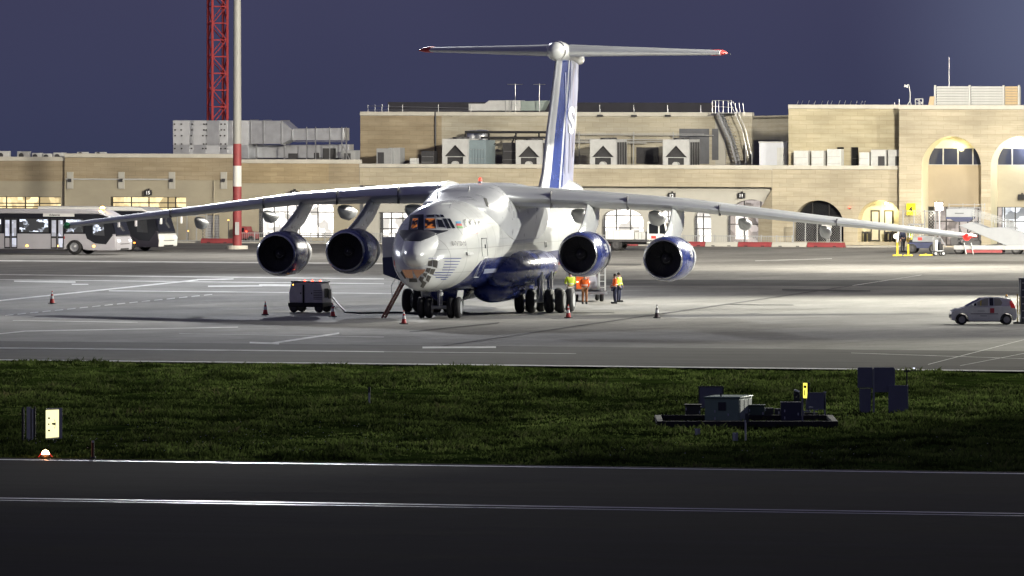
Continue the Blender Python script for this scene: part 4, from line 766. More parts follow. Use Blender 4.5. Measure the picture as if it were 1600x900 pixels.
def decal(poly, name, mat, nx=4, ny=4, off=.015, parent=AC, mirror=False, label=None, th=.03):
    """four photo corners laid on the skin (both flanks when mirrored), a plate with thickness"""
    a, b, c, d = poly; top = []
    for j in range(ny+1):
        for i in range(nx+1):
            s, t = i/nx, j/ny; p = [ (a[k]*(1-s)+b[k]*s)*(1-t) + (d[k]*(1-s)+c[k]*s)*t for k in (0,1)]; q = proj(p[0], p[1], off)
            if q is None: return None
            top.append(q)
    cen = sum(top, Vector())/len(top); n = (top[nx]-top[0]).cross(top[-1]-top[0]).normalized()
    if n.dot(cen - Vector((0,cen.y+3,3.6))) < 0: n = -n
    objs = []
    for sg in ((1,-1) if mirror else (1,)):
        mb = MB(); T = [(p.x*sg,p.y,p.z) for p in top]; B_ = [((p-n*th).x*sg,(p-n*th).y,(p-n*th).z) for p in top]; w = nx+1
        f = [(j*w+i,j*w+i+1,(j+1)*w+i+1,(j+1)*w+i) for j in range(ny) for i in range(nx)]; m_ = len(T); edge = list(range(nx+1)) + [j*w+nx for j in range(1,ny+1)] + [ny*w+i for i in range(nx-1,-1,-1)] + [j*w for j in range(ny-1,0,-1)]
        mb.add(T+B_, f + [tuple(reversed([k+m_ for k in q])) for q in f] + [(edge[k],edge[(k+1)%len(edge)],edge[(k+1)%len(edge)]+m_,edge[k]+m_) for k in range(len(edge))])
        objs.append(mb.build(name, mat, parent, smooth=40, label=label if sg == 1 else None))
    return objs
def decal_text(s, p0, p1, p2, mat, bold=0.0, shear=0, name='lettering'):
    """lettering between photo points p0 (lower left), p1 (lower right), p2 (upper left) on the skin"""
    me = textmesh(s, 1, shear=shear, bold=bold); v = [x.co.copy() for x in me.vertices]
    x0, x1, y0, y1 = min(c.x for c in v), max(c.x for c in v), min(c.y for c in v), max(c.y for c in v)
    for vt in me.vertices:
        a, b = (vt.co.x-x0)/(x1-x0), (vt.co.y-y0)/(y1-y0); q = proj(p0[0]+(p1[0]-p0[0])*a+(p2[0]-p0[0])*b, p0[1]+(p1[1]-p0[1])*a+(p2[1]-p0[1])*b, .05)
        if q: vt.co = q
    me.materials.clear(); me.materials.append(mat); return piece(me, name, AC)
SEAL = M('window_frame_grey', (.5,.51,.52), .4); PANEG = M('cockpit_glass', (.012,.016,.018), .05, spec=.9); PANEO = M('cockpit_glass_lit', (.03,.015,.01), .08, spec=.8)
t_ = PANEO.node_tree; n_ = t_.nodes; q_ = n_.new('ShaderNodeTexNoise'); q_.inputs['Scale'].default_value = 3.2; q_.inputs['Detail'].default_value = 3; r_ = n_.new('ShaderNodeValToRGB'); r_.color_ramp.elements[0].position = .47; r_.color_ramp.elements[0].color = (0,0,0,1); r_.color_ramp.elements[1].position = .68; r_.color_ramp.elements[1].color = (1,.30,.05,1)
t_.links.new(n_.new('ShaderNodeTexCoord').outputs['Object'], q_.inputs['Vector']); t_.links.new(q_.outputs[0], r_.inputs[0]); t_.links.new(r_.outputs[0], n_['Principled BSDF'].inputs['Emission Color']); n_['Principled BSDF'].inputs['Emission Strength'].default_value = .5
NAVG = M('nose_glass', (.09,.085,.075), .1, spec=.8); NAVO = M('nose_glass_lit', (.16,.09,.05), .12, emit=(1,.52,.3), es=.13)
# anti-glare panel and flight-deck windows
decal([(625,360),(662,360),(657.5,377),(631,376)],'anti_glare_panel',ANTIG,14,10,.03); decal([(662,360),(699.5,360.5),(684,365.5),(657.7,377)],'anti_glare_panel',ANTIG,14,10,.03); decal([(622,360),(626.5,360),(631,376),(624,366)],'anti_glare_panel',ANTIG,6,10,.03)
decal([(641,336),(662,335),(662,360.2),(638,360.2)],'anti_glare_panel',ANTIG,8,8,.012)
WIN = [([(634.5,342),(645,341.5),(640.5,358),(627.5,358)],PANEG),([(645.5,342),(653,341.5),(651.5,357.5),(642.5,357.5)],PANEO),([(664,342),(680,342),(681,357),(664,357.5)],PANEO),([(683,343.5),(690,344),(696,356),(685.5,355)],PANEG),([(691.5,342),(697,342),(704.5,357),(699,357)],PANEG),([(699,342),(703,342),(711,356.5),(707,357)],PANEG),
       ([(627.5,345),(630.5,344),(624.5,354),(621,355.5)],PANEG),([(666,336.5),(678.5,336),(679,339.5),(667,339.5)],PANEG),([(681,336.2),(685,336.2),(687,339.6),(683,339.6)],PANEG),([(687.5,336),(692,336),(694,339.4),(689.5,339.6)],PANEG),([(637.5,337.5),(647.5,336.5),(645.5,339.5),(635.5,340.5)],PANEG)]
for p, mt in WIN:
    cx, cy = sum(k[0] for k in p)/4, sum(k[1] for k in p)/4; big = [(cx+(k[0]-cx)*1.0+math.copysign(1.0,k[0]-cx), cy+(k[1]-cy)+math.copysign(1.0,k[1]-cy)) for k in p]
    fr = decal(big,'cockpit_window',SEAL,3,3,.016)
    if fr: decal(p,'pane',mt,3,3,.026,parent=fr[0])
# glazed nose
PX = lambda x, y: (580 + x/6.925, 380 + y/6.925)
NG = [[(620,190),(662,186),(655,248),(617,245)],[(672,186),(716,188),(705,264),(668,252)],[(726,192),(780,192),(764,276),(712,266)],[(605,268),(645,270),(624,322),(590,302)],[(652,278),(692,282),(668,340),(634,328)],[(570,322),(606,326),(588,370),(562,345)],[(612,346),(646,362),(618,420),(594,398)],[(530,364),(568,372),(548,432),(516,392)],[(560,408),(596,428),(562,482),(534,466)],
      [(450,288),(505,290),(545,325),(500,378)],[(512,290),(582,282),(578,302),(552,330)],[(384,290),(442,290),(452,374),(408,374)],[(336,290),(378,290),(400,374),(376,366)],[(414,382),(490,382),(496,418),(416,418)],[(416,426),(496,426),(508,486),(424,486)],[(320,320),(332,300),(372,372),(368,384)],[(372,398),(402,470),(396,476),(360,430)]]
for i, p in enumerate(NG): c_ = (sum(k[0] for k in p)/4, sum(k[1] for k in p)/4); decal([PX(c_[0]+(k[0]-c_[0])*1.07, c_[1]+(k[1]-c_[1])*1.07) for k in p],'nose_window_pane',NAVO if i in (9,10,11,12) else (NAVG if i != 2 else DIRTYWHITE),3,3,.02)
STR = M('stripe_blue', (.035,.05,.22), .3)
for a, b in (((622,162),(975,165)),((795,198),(960,197)),((790,229),(945,228)),((780,259),(925,258)),((770,289),(905,288)),((690,316),(885,317)),((672,343),(862,344)),((700,369),(835,368)),((755,391),(812,390))): decal([PX(a[0],a[1]-4),PX(b[0],b[1]-4),PX(b[0]-4,b[1]+4),PX(a[0]-3,a[1]+4)],'nose_stripe',STR,8,1,.012)
decal([PX(222,153),PX(270,152),PX(270,161),PX(222,163)],'nose_stripe',STR,3,1,.012)
FR, FW = M('flag_red',(.5,.03,.05),.4), M('flag_white',(.7,.7,.7),.4)
decal([PX(222,186),PX(268,184),PX(272,235),PX(234,240)],'flag_decal',FW,3,3,.012); decal([PX(228,206),PX(272,206),PX(273,217),PX(232,219)],'flag_decal',FR,3,1,.02); decal([PX(246,186),PX(253,186),PX(260,236),PX(252,238)],'flag_decal',FR,1,3,.021)
for (y0, y1, mt) in ((346,349.5,M('flag_blue',(.05,.32,.55),.4)),(349.5,353,M('flag_red',(.6,.03,.04),.4)),(353,356.5,M('flag_green',(.12,.35,.1),.4))): decal([(711.8+(y0-346)*.28,y0),(719.5+(y0-346)*.38,y0),(719.5+(y1-346)*.38,y1),(711.8+(y1-346)*.28,y1)],'flag_stripe',mt,2,1,.014)
TG = M('titles_grey', (.05,.052,.06), .5); TR = M('titles_red', (.6,.06,.05), .4)
decal_text('SILK', (727,356), (739,356), (724,343), TG, .03, 0); decal_text('WAY', (741,356), (753,356), (738,343), TG, .03)
decal_text('AIRLINES', (732.5,365.5), (746,365.5), (731,359), TR, .03); decal([(748.5,349),(752.5,349),(753,353),(749,353.5)],'emblem_dot',TR,2,2,.014)
decal_text('IL-76TD-90', (705.5,384.5), (727.5,384.5), (704.8,377.5), TG, .03); decal_text('4K-AZ101', (872,346.5), (886.5,346.5), (871.5,339.5), TG, .03)
# doors, vents, hatch outlines
def outline(pts, mat, name, w=.8, closed=True):
    P = [PX3(*k) for k in pts] if False else pts; n = len(P)
    mb = MB(); Q = []
    for i in range(n if closed else n-1):
        a, b = P[i], P[(i+1)%n]; m_ = max(2, int(math.hypot(b[0]-a[0], b[1]-a[1])/3)); Q += [(a[0]+(b[0]-a[0])*k/m_, a[1]+(b[1]-a[1])*k/m_) for k in range(m_)]
    if not closed: Q.append(P[-1])
    V = [proj(p[0], p[1], .012) for p in Q]
    if any(v is None for v in V): return
    if closed: V.append(V[0])
    mb.tube(V, w, 5); return mb.build(name, mat, AC)
outline([(757,402),(761,402),(758,412),(752,425),(747.5,433),(740,433),(744,424),(751,412)], FW, 'door_outline', .02); outline([(748.5,417),(746,424),(743,432)], FW, 'door_outline', .02, False)
outline([(752,373),(760,372.5),(762,400),(753.5,400)], M('seam_grey',(.35,.36,.37),.5), 'door_outline', .012); decal([(752,372),(760,371.5),(760,373.2),(752,373.6)],'rain_gutter',TG,2,1,.04); decal([(757.5,382),(758.8,382),(759,388),(757.8,388)],'door_handle',TG,1,2,.03); outline([(851,378),(853,378),(853.5,386),(851.5,386)], TG, 'handle_recess', .02)
decal([(728,394.5),(736,393),(738,397),(729,398.5)],'air_scoop',DIRTYWHITE,3,2,.10,th=.12); decal([(755.5,309),(760,310.5),(764,323.5),(759.5,321.5)],'air_intake',BLACK,3,4,.02)
outline([(781,352),(781,372),(790,373)], M('seam_grey2',(.4,.41,.42),.5), 'panel_seam', .012, False)
outline([(689.5,319),(705.5,317.5),(703,325)], M('seam_grey3',(.4,.41,.42),.5), 'panel_seam', .015, False)
decal([(757,420.5),(777,419.5),(775,425.5),(755,427.5)],'registration_panel',M('panel_pale',(.35,.38,.5),.4),5,2,.012); decal_text('SW', (793,427.5),(804,427.5),(793,423), FW, .0)
mb = MB().bar((-.95,10.3,6.25),(-1.0,10.5,7.0),.05,.30); mb.build('blade_antenna', PAINTW, AC); MB().bar((.35,12.2,6.4),(.35,12.3,6.9),.04,.2).build('blade_antenna', PAINTW, AC)
MB().cyl((.1,16.5,6.98),(.1,16.5,7.12),.12).build('beacon_base', METAL, AC); MB().lathe([(0,.1),(.1,.1),(.18,.06),(.2,.01)], (.1,16.5,7.12), 'z', 14).build('beacon', emis('beacon_red',(1,.1,.06),1.6), AC, 50)
# ---- wings
def foil(t, n=14):
    up = []
    for i in range(n+1):
        x = (1-math.cos(math.pi*i/n))/2; yt = 5*t*(.2969*math.sqrt(x)-.126*x-.3516*x*x+.2843*x**3-.1036*x**4); cb = .018*4*x*(1-x); up.append((x, cb+yt, cb-yt))
    return [(x,a) for x,a,_ in reversed(up)] + [(x,b) for x,_,b in up[1:-1]]
def lifting(sg, secs, name, mats, parent=AC, le=.10):
    rings = []; K = None
    for b, yl, ch, z, t, tw in secs:
        pts = foil(t); r = []
        for x, zz in pts:
            xx = (x-.25)*ch; zz = zz*ch; ca, sa = math.cos(tw), math.sin(tw); r.append((sg*b, yl+.25*ch+xx*ca+zz*sa, z - xx*sa + zz*ca))
        rings.append(r); K = pts
    mb = MB(); n = len(K); vs = [p for r in rings for p in r]; o = 0; mb.v = vs
    for i in range(len(rings)-1):
        for j in range(n):
            k = (j+1)%n; mb.f.append([i*n+j,i*n+k,(i+1)*n+k,(i+1)*n+j]); xm = (K[j][0]+K[k][0])/2; mb.m.append(0 if xm > le else 1)
    mb.f.append(list(range(n))); mb.m.append(0); mb.f.append([(len(rings)-1)*n+j for j in range(n)]); mb.m.append(0)
    return mb.build(name, mats, parent, smooth=50), rings
ZW = [(1.5,6.30),(2.3,6.26),(6,6.12),(10.6,5.88),(14,5.5),(16.8,5.18),(21,4.72),(25.1,4.25)]
def wz_(sg, b):
    for (b0,z0),(b1,z1) in zip(ZW, ZW[1:]):
        if b <= b1: return z0+(z1-z0)*(b-b0)/(b1-b0) - sg*(.08+.006*b)
    return ZW[-1][1] - sg*.23
def yle(b): return 14.35 + (b-2.3)*.51
def chord(b): return 9.2 + (6.1-9.2)*(b-2.3)/8 if b < 10.3 else 6.1 + (2.7-6.1)*(b-10.3)/14.9
for sg in (1,-1):
    secs = [(b, yle(b) - (.6 if b < 2 else 0), chord(b), wz_(sg,b)-.02*chord(b)*.0, .13-.03*(b/25), math.radians(2.5-2*b/25)) for b in (1.5,2.3,3.5,6,8.5,10.6,14,16.8,19,21,23.2,25.0)]
    w, rg = lifting(sg, secs, 'wing', [METAL, LEM])
    # slat and flap joints
    for b in (4.2,8.0,12.6,18.5): y, c_, z = yle(b), chord(b), wz_(sg,b); MB().box(sg*b-.012,sg*b+.012,y-.012,y+.5,z-.28*c_/6,z+.36*c_/6).build('slat_joint', DARK, w)
    # tip cap with navigation light
    b, y, c_, z = 25.0, yle(25.0), chord(25.0), wz_(sg,25.0); tip = []
    for k, s_ in enumerate((1.0,.85,.55,.12)):
        f_ = foil(.10); tip.append([(sg*(b+.02+.17*k), y+.25*c_+(x-.25+.06*k)*c_*s_, z+zz*c_*s_*1.1) for x, zz in f_])
    cap = MB().loft(tip).build('wing_tip', RED if sg == 1 else METAL, w, smooth=50); MB().lathe([(-.2,.01),(-.14,.14),(0,.2),(.14,.17),(.35,.01)], (sg*(b+.1),y-.04,z), 'y', 12).build('navigation_light', emis('nav_red',(1,.02,.015),3) if sg == 1 else M('green_lens',(.05,.3,.12),.2), w, 50)
    for b in (4.6,8.6,13.2,17.4):
        y, c_, z = yle(b)+chord(b)*.45, chord(b), wz_(sg,b); q = .42 if b < 9 else .34; Lf = c_*.72
        MB().loft([[(sg*b+math.sin(a)*q*s_*.7, y+tt*Lf, z-.16-.065*c_-zz*.8+math.cos(a)*q*s_) for a in [2*math.pi*k/16 for k in range(16)]] for tt, s_, zz in ((0,.05,-.1),(.08,.55,.05),(.25,.95,.2),(.5,1.,.28),(.75,.7,.3),(1,.08,.3))]).build('flap_track_fairing', METAL, w, smooth=60)
# ---- engines
def engine(sg, b, y, z):
    o = (sg*b, y, z); e = MB().lathe([(.12,1.06),(.3,1.13),(.7,1.2),(1.6,1.23),(2.6,1.2),(3.8,1.06),(4.9,.86),(5.3,.8)], o, 'y', 40).build('engine', BLUE, AC, smooth=60)
    MB().lathe([(.14,1.075),(.04,1.05),(0,1.01),(.03,.97),(.12,.94),(.25,.93)], o, 'y', 40).build('inlet_lip', SHINE, e, smooth=70)
    MB().lathe([(.25,.93),(.6,.91),(1.05,.93),(1.3,.93),(1.3,.3)], o, 'y', 40).build('inlet_duct', M('inlet_duct_grey',(.05,.05,.055),.6), e, smooth=50)
    mb = MB()
    for k in range(28):
        a = 2*math.pi*k/28; c, s = math.cos(a), math.sin(a); c2, s2 = math.cos(a+.22), math.sin(a+.22); mb.add([(o[0]+.3*c,y+1.0,o[2]+.3*s),(o[0]+.3*c2,y+1.12,o[2]+.3*s2),(o[0]+.92*c2,y+1.1,o[2]+.92*s2),(o[0]+.92*c,y+1.0,o[2]+.92*s)], [(0,1,2,3)])
    mb.build('fan', FANM, e); MB().lathe([(.45,.01),(.52,.1),(.75,.21),(1.05,.3)], o, 'y', 24).build('spinner', FANM, e, smooth=60)
    MB().tube([(o[0]+(.03+.2*k/14)*math.cos(k*.42), y+.44+.36*(k/14), o[2]+(.03+.2*k/14)*math.sin(k*.42)) for k in range(15)], .018, 5).build('spiral_mark', LGREY, e)
    MB().lathe([(4.9,.84),(5.1,.7),(6.2,.62),(6.2,.4),(5.6,.3)], o, 'y', 32).build('exhaust_nozzle', M('hot_nozzle_metal',(.2,.17,.14),.45,.9,var=.2), e, smooth=50)
    MB().lathe([(3.0,1.172),(3.05,1.19),(3.9,1.075),(4.9,.90),(4.95,.86)], o, 'y', 40).build('reverser_cowl', LGREY if sg == 1 else METAL, e, smooth=60)
    MB().loft([[(o[0]+1.225*math.cos(a)*(1 if j!=2 else .99),y+yy,o[2]+1.235*math.sin(a)) for a in [.02+.05*k+.06*(j%2) for k in range(9)]] for j, yy in enumerate((1.5,1.75,2.0,2.3))], False, False, closed=False).build('emblem', FW, e) if sg == 1 else None
    # pylon: swept plate from the leading edge to the nacelle crown
    yl, zl = yle(b), wz_(sg,b); pts = []
    for zz, y0, y1, hw in ((z+1.0,y+.55,y+5.0,.12),(z+1.24,y+.75,y+5.3,.18),(z*.68+zl*.32+.66,y*.62+yl*.38+.15,yl*.6+y*.4+3.6,.18),(z*.3+zl*.7+.2,y*.22+yl*.78-.05,yl+2.6,.18),(zl-.1,yl+.05,yl+3.2,.18),(zl+.2,yl+.25,yl+3.0,.12)):
        r = []
        for k in range(12):
            a = 2*math.pi*k/12; c, s = math.cos(a), math.sin(a); r.append((o[0]+hw*s-sg*.38*(zz-z-1.0)/(zl-z-1.0), (y0+y1)/2 - (y1-y0)/2*math.copysign(abs(c)**.6, c), zz))
        pts.append(r)
    MB().loft(pts).build('pylon', PAINTW if sg == 1 else M('pylon_metal',(.5,.51,.54),.3,.6,var=.15,vs=3), AC, smooth=50)
engine(1,6.35,11.9,3.27); engine(1,10.6,13.9,3.0); engine(-1,6.35,11.9,3.38); engine(-1,10.6,13.9,3.2)
# ---- fin and tailplane
ZT = 14.05
def finring(z, y0, y1, hw):
    r = []
    for x, zz in foil(.08, 30): r.append((zz*hw*9 if False else zz*(y1-y0)*hw, y0+x*(y1-y0), z))
    return r
fl_ = [(5.7,32.6,42.6,1.0),(6.6,33.4,42.7,1.0),(7.4,34.2,42.9,.95),(9.5,35.4,43.4,.95),(12,37.0,44.2,.95),(13.75,38.1,44.4,.95)]
def le_(z):
    for (a,y0,*_),(b,y1,*_) in zip(fl_, fl_[1:]):
        if z <= b: return y0+(y1-y0)*(z-a)/(b-a)
    return fl_[-1][1]
mb = MB().loft([finring(*k) for k in fl_]); K = foil(.08, 30); n = len(K); mb.m = []
for i in range(len(fl_)-1):
    for j in range(n):
        xm = (K[j][0]+K[(j+1)%n][0])/2; mb.m.append(1 if xm < .11 else (2 if xm < .30 else (0 if xm < .33 else (2 if xm < .42 else 3))))
mb.m += [2,2]
FINS = M('fin_silver_stripe', (.27,.28,.40), .35, .2, var=.12, vs=.8, stretch=(1,1,.3)); FINB = M('fin_blue', (.02,.045,.22), .25, var=.1, vs=.6, coat=.4)
fin = mb.build('fin', [PAINTW, LEM, FINB, FINS], AC, smooth=50)
def te_(z): return 42.6 + (44.4-42.6)*max(0,min(1,(z-5.7)/8.05))
def finside(y, z, sg=1, off=.02):
    y0 = le_(z); x = (y-y0)/(te_(z)-y0); t = 5*.08*(.2969*math.sqrt(max(x,0))-.126*x-.3516*x*x+.2843*x**3-.1036*x**4); return sg*(t*(te_(z)-y0)*.97+off) + .018*4*x*(1-x)*(te_(z)-y0)
for sg in (1,-1):
    for y0, y1, za, zb in ((38.0,38.2,7.3,12.9),(39.4,39.75,7.3,13.2),(40.4,40.55,7.4,13.2),(41.2,41.8,8.2,13.2)):     # light stripes
        mb = MB().loft([[(finside(y0+(z-za)*.14,z,sg),y0+(z-za)*.14,z),(finside(y1+(z-za)*.14,z,sg),y1+(z-za)*.14,z)] for z in [za+(zb-za)*k/8 for k in range(9)]], False, False, closed=False); mb.build('fin_stripe', M('stripe_pink',(.42,.33,.37),.4) if y0 == 40.4 else FINS, fin)
    me = textmesh('S', 1, bold=.09); v = [x.co for x in me.vertices]; x0, x1, y0_, y1_ = min(c.x for c in v), max(c.x for c in v), min(c.y for c in v), max(c.y for c in v)
    for tx, ya, yb in (('S',39.2,41.6),('W',41.8,43.7)):
        me = textmesh(tx, 1, bold=.04 if tx == 'S' else .02); v = [x.co.copy() for x in me.vertices]; x0, x1, y0_, y1_ = min(c.x for c in v), max(c.x for c in v), min(c.y for c in v), max(c.y for c in v)
        for vt in me.vertices:
            a = (vt.co.x-x0)/(x1-x0); a = a if sg == 1 else 1-a; y = ya+(yb-ya)*a; z = 9.45+1.55*(vt.co.y-y0_)/(y1_-y0_); vt.co = (finside(y,z,sg,.035),y,z)
        me.materials.clear(); me.materials.append(FW); piece(me, 'fin_letter', fin)
MB().loft([[(math.sin(a)*r, y, z+math.cos(a)*r*1.0) for a in [2*math.pi*k/24 for k in range(24)]] for y, r, z in ((37.0,.03,14.1),(37.06,.2,14.1),(37.3,.38,14.1),(37.8,.52,14.1),(38.6,.58,14.08),(40,.54,14.0),(41.5,.46,13.86),(43.2,.38,13.72),(44.6,.30,13.62),(45.1,.18,13.6),(45.25,.03,13.6))]).build('tail_bullet', PAINTW, AC, smooth=60)
MB().lathe([(.0,.50),(.02,.515),(.16,.56),(.18,.54)], (0,37.75,14.1), 'y', 28).build('bullet_ring', SHINE, AC, smooth=30)
MB().loft([[(math.sin(a)*r*.8, y, 5.9+math.cos(a)*r) for a in [2*math.pi*k/24 for k in range(24)]] for y, r in ((31,.1),(33,.5),(36,.85),(40,1.1),(43,.8),(44.6,.1))]).build('fin_root_fairing', PAINTW, AC, smooth=60)
for sg in (1,-1):
    secs = [(b, 38.6+(b-.4)*.55, 4.6-(b-.4)*.28, ZT - sg*.01*b - .0*b, .15-.004*b, 0) for b in (.4,2,4,6,8.3)]
    w, _ = lifting(sg, secs, 'tailplane', [METAL, LEM])
    b, y, c_, z = 8.3, 38.6+7.9*.55, 4.6-7.9*.28, ZT-sg*.083; tip = []
    for k, s_ in enumerate((1.02,1.0,.8,.3) if sg == -1 else (1.02,1.02,.9,.35)): tip.append([(sg*(b-(.5 if sg==1 else .05)+.25*k), y+.25*c_+(x-.25+.05*k)*c_*s_, z+zz*c_*s_*1.12) for x, zz in foil(.125)])
    MB().loft(tip).build('tailplane_tip', RED, w, smooth=50)
    wm = MB().cyl((0,0,0),(0,.5,-.1),.012,n=5).mesh('static_wick', DARK)
    for k in range(4): piece(wm, 'static_wick', w, (sg*(8.0+k*.16), y+c_*.92, z))
# ---- sponsons, gear
for sg in (1,-1):
    MB().loft([[(sg*(1.75+math.sin(a)*hw), y, z+math.cos(a)*h) for a in [2*math.pi*k/24 for k in range(24)]] for y, hw, h, z in ((12.0,.1,.1,2.3),(12.8,.75,.7,2.3),(14.2,1.25,1.0,2.35),(16,1.5,1.08,2.4),(21,1.5,1.05,2.4),(24,1.15,.9,2.4),(26.2,.6,.5,2.5),(27.5,.1,.1,2.6))]).build('gear_fairing', BLUE, AC, smooth=60)
    MB().loft([[(sg*(1.25+math.sin(a)*hw), y, z+math.cos(a)*h) for a in [2*math.pi*k/24 for k in range(24)]] for y, hw, h, z in ((13.0,.08,.1,1.3),(13.25,.65,.45,1.25),(14.0,1.0,.62,1.25),(16,1.1,.66,1.3),(21,1.1,.62,1.35),(24,.6,.4,1.5),(25.5,.08,.1,1.6))]).build('belly_fairing', BLUE, AC, smooth=60)
TYRE = [(-.5,.60),(-.46,.80),(-.38,.92),(-.25,.985),(0,1),(.25,.985),(.38,.92),(.46,.80),(.5,.60)]
def wheel(parent, x, y, R, wd, name='wheel'):
    w = MB().lathe([(t*wd, r*R) for t, r in TYRE], (x,y,R), 'x', 28).build(name, BLACK, parent, smooth=45); MB().lathe([(-.48*wd,.01),(-.44*wd,.3*R),(-.47*wd,.60*R),(.47*wd,.60*R),(.44*wd,.3*R),(.48*wd,.01)], (x,y,R), 'x', 18).build('rim', GREY, w, smooth=40)
    return w
def strut(x, y, ztop, R, xs, wd, name):
    s = MB().cyl((x,y,R*.9),(x,y,ztop),.13,.17).cyl((min(xs)+x,y,R),(max(xs)+x,y,R),.1).build(name, LGREY, AC, smooth=40); MB().cyl((x,y-.14,R*1.2),(x,y-.14,ztop*.8),.05).build('piston', CHROME, s); MB().bar((x,y+.1,R*1.5),(x,y+1.2,ztop),.09).build('drag_brace', DARK, s)
    for k in xs: wheel(s, x+k, y, R, wd)
strut(.15,5.75,1.75,.57,(-.98,-.60,.60,.98),.36,'nose_gear')
for sg in (1,-1):
    strut(sg*3.1,18.0,2.2,.65,(-1.12,-.50,.50,1.12),.47,'main_gear'); strut(sg*3.1,20.6,2.2,.65,(-1.12,-.50,.50,1.12),.47,'main_gear')
    MB().prism([(17.2,2.2),(18.6,2.2),(18.4,1.45),(17.4,1.45)], 'x', sg*2.95-.03, sg*2.95+.03).build('gear_door', BLUE, AC)
for sx in (-1,1): MB().obox((.15+sx*.95,6.3,1.2),(.05,1.5,.55),Matrix.Rotation(sx*.15,3,'Y')).build('gear_door', PAINTW, AC)
# ---- open crew door on the far side of the nose: white above, blue below
dr = MB().prism([(-.57,1.75),(.57,1.35),(.60,3.75),(-.66,3.7)], 'y', -.06, .06).build('crew_door', PAINTW, AC, bevel=.03); dr.location = (-2.62,7.0,0.55); dr.rotation_euler = (0,0,math.radians(-6))
dl = MB().prism([(-.575,1.74),(.575,1.34),(.59,2.7),(-.615,2.62)], 'y', -.075, .075).build('door_lower_panel', DBLUE, dr); MB().lathe([(-.1,.06),(-.06,.06)], (-.1,0,3.35), 'y', 12, cap=True).build('door_window', DIRTYWHITE, dr); MB().bar((.55,.1,2.9),(.9,.5,2.9),.08).build('hinge_arm', STEEL, dr)
# ---- boarding ladder
t = thing('boarding_ladder', 'red brown boarding ladder leaning below the open crew door', 'ladder', (*G(597,497),0), 0)
d = G(628,480); pb = Vector((0,0,0)); pt = Vector((1.08,.9,2.0)); side = Vector((.15,.32,0)); LM_ = M('ladder_red', (.20,.05,.035), .6, var=.2, vs=5)
for s_ in (0,1): MB().bar(pb+side*s_, pt+side*s_, .07,.10).build('rail', LM_, t)
for k in range(8): q = pb.lerp(pt,(k+.5)/8); MB().bar(q-side*.12+Vector((0,-.04,0)), q+side*1.1, .09,.05).build('rung', LM_, t)
MB().tube([pb.lerp(pt,.55)+Vector((-.05,-.05,0)), pb.lerp(pt,.7)+Vector((-.28,0,.28)), pt+Vector((-.15,0,.55)), pt+Vector((.1,.1,.6))], .025, 6).build('handrail', STEEL, t)
# ================================================================ APRON EQUIPMENT AND VEHICLES
def rwheel(parent, x, y, R, wd, hub=LGREY, axis='y', name='wheel'):
    w = MB().lathe([(t*wd, r*R) for t, r in TYRE], (x,y,R), axis, 24).build(name, BLACK, parent, smooth=45)
    MB().lathe([(-.49*wd,.01),(-.45*wd,.2*R),(-.40*wd,.35*R),(-.47*wd,.60*R),(.47*wd,.60*R),(.40*wd,.35*R),(.49*wd,.01)], (x,y,R), axis, 18).build('rim', hub, w, smooth=40); return w
# ---- cones
def cone(px, py, label, dark=False):
    t = thing('traffic_cone', label, 'traffic cone', (*G(px,py),0), random.uniform(-.3,.3), 'traffic cones around the aircraft')
    MB().box(-.19,.19,-.19,.19,0,.05).build('base', BLACK, t, bevel=.015); cc = RED if not dark else M('cone_dark', (.05,.03,.035), .6)
    for a, b, mt in ((.05,.28,cc),(.28,.44,WHITE),(.44,.54,cc),(.54,.64,WHITE),(.64,.72,cc)):
        f = lambda z: .15-.13*z/.72; MB().lathe([(a,f(a)),(b,f(b))], (0,0,0), 'z', 18, cap=True).build('cone_body' if mt is not WHITE else 'reflective_band', mt, t, 40)
    return t
cone(81.5,474.5,'red and white cone standing alone far out on the dark left apron'); cone(414.5,492,'traffic cone left of the ground power cart below the outer engine'); cone(520,495,'traffic cone against the right end of the ground power cart',); cone(631,506.5,'red and white cone in front of the nose wheels'); cone(888,497,'traffic cone in front of the main wheels'); cone(1026.5,497,'dark cone standing alone under the outer blue engine',True)
# ---- ground power cart
t = thing('ground_power_cart', 'grey ground power cart with red and amber lamps beside the nose', 'power cart', (*G(485,488),0), math.radians(-24)); CART = M('cart_grey', (.70,.67,.69), .5, var=.12, vs=3)
MB().prism([(-1.0,.52),(1.0,.52),(1.0,1.1),(.86,1.62),(-.86,1.62),(-1.0,1.1)], 'y', -.6, .6).build('canopy', CART, t, bevel=.04); MB().prism([(-1.04,.30),(1.04,.30),(1.04,.53),(-1.04,.53)], 'y', -.64, .64).build('chassis', BLACK, t, bevel=.03)
MB().box(-.9,.9,-.55,.55,1.622,1.69).build('roof_rim', BLACK, t); MB().box(-.16,-.08,-.66,-.6,.45,1.5).build('pipe_cover', BLACK, t)
for a, b in ((-.9,-.2),(-.02,.45)): f = MB().box(a,b,-.612,-.598,.62,1.45).build('side_panel', CART, t, bevel=.008); MB().box(b-.12,b-.06,-.625,-.611,1.0,1.08).build('latch', DARK, f)
gm = MB().box(0,.5,-.625,-.60,0,.03).mesh('vent_slat', BLACK)
for k in range(6): piece(gm, 'vent_slat', t, (.47,0,.72+k*.09))
MB().box(1.0,1.02,-.35,.1,.8,1.3).build('control_panel', BLACK, t); MB().box(1.0,1.03,.15,.45,.75,1.25).build('end_grille', DARK, t)
for x, y in ((-.75,-.5),(-.75,.5),(.75,-.5),(.75,.5)): rwheel(t, x, y, .27, .18, DARK)
MB().bar((1.04,0,.35),(1.6,0,.30),.06).build('tow_bar', DARK, t)
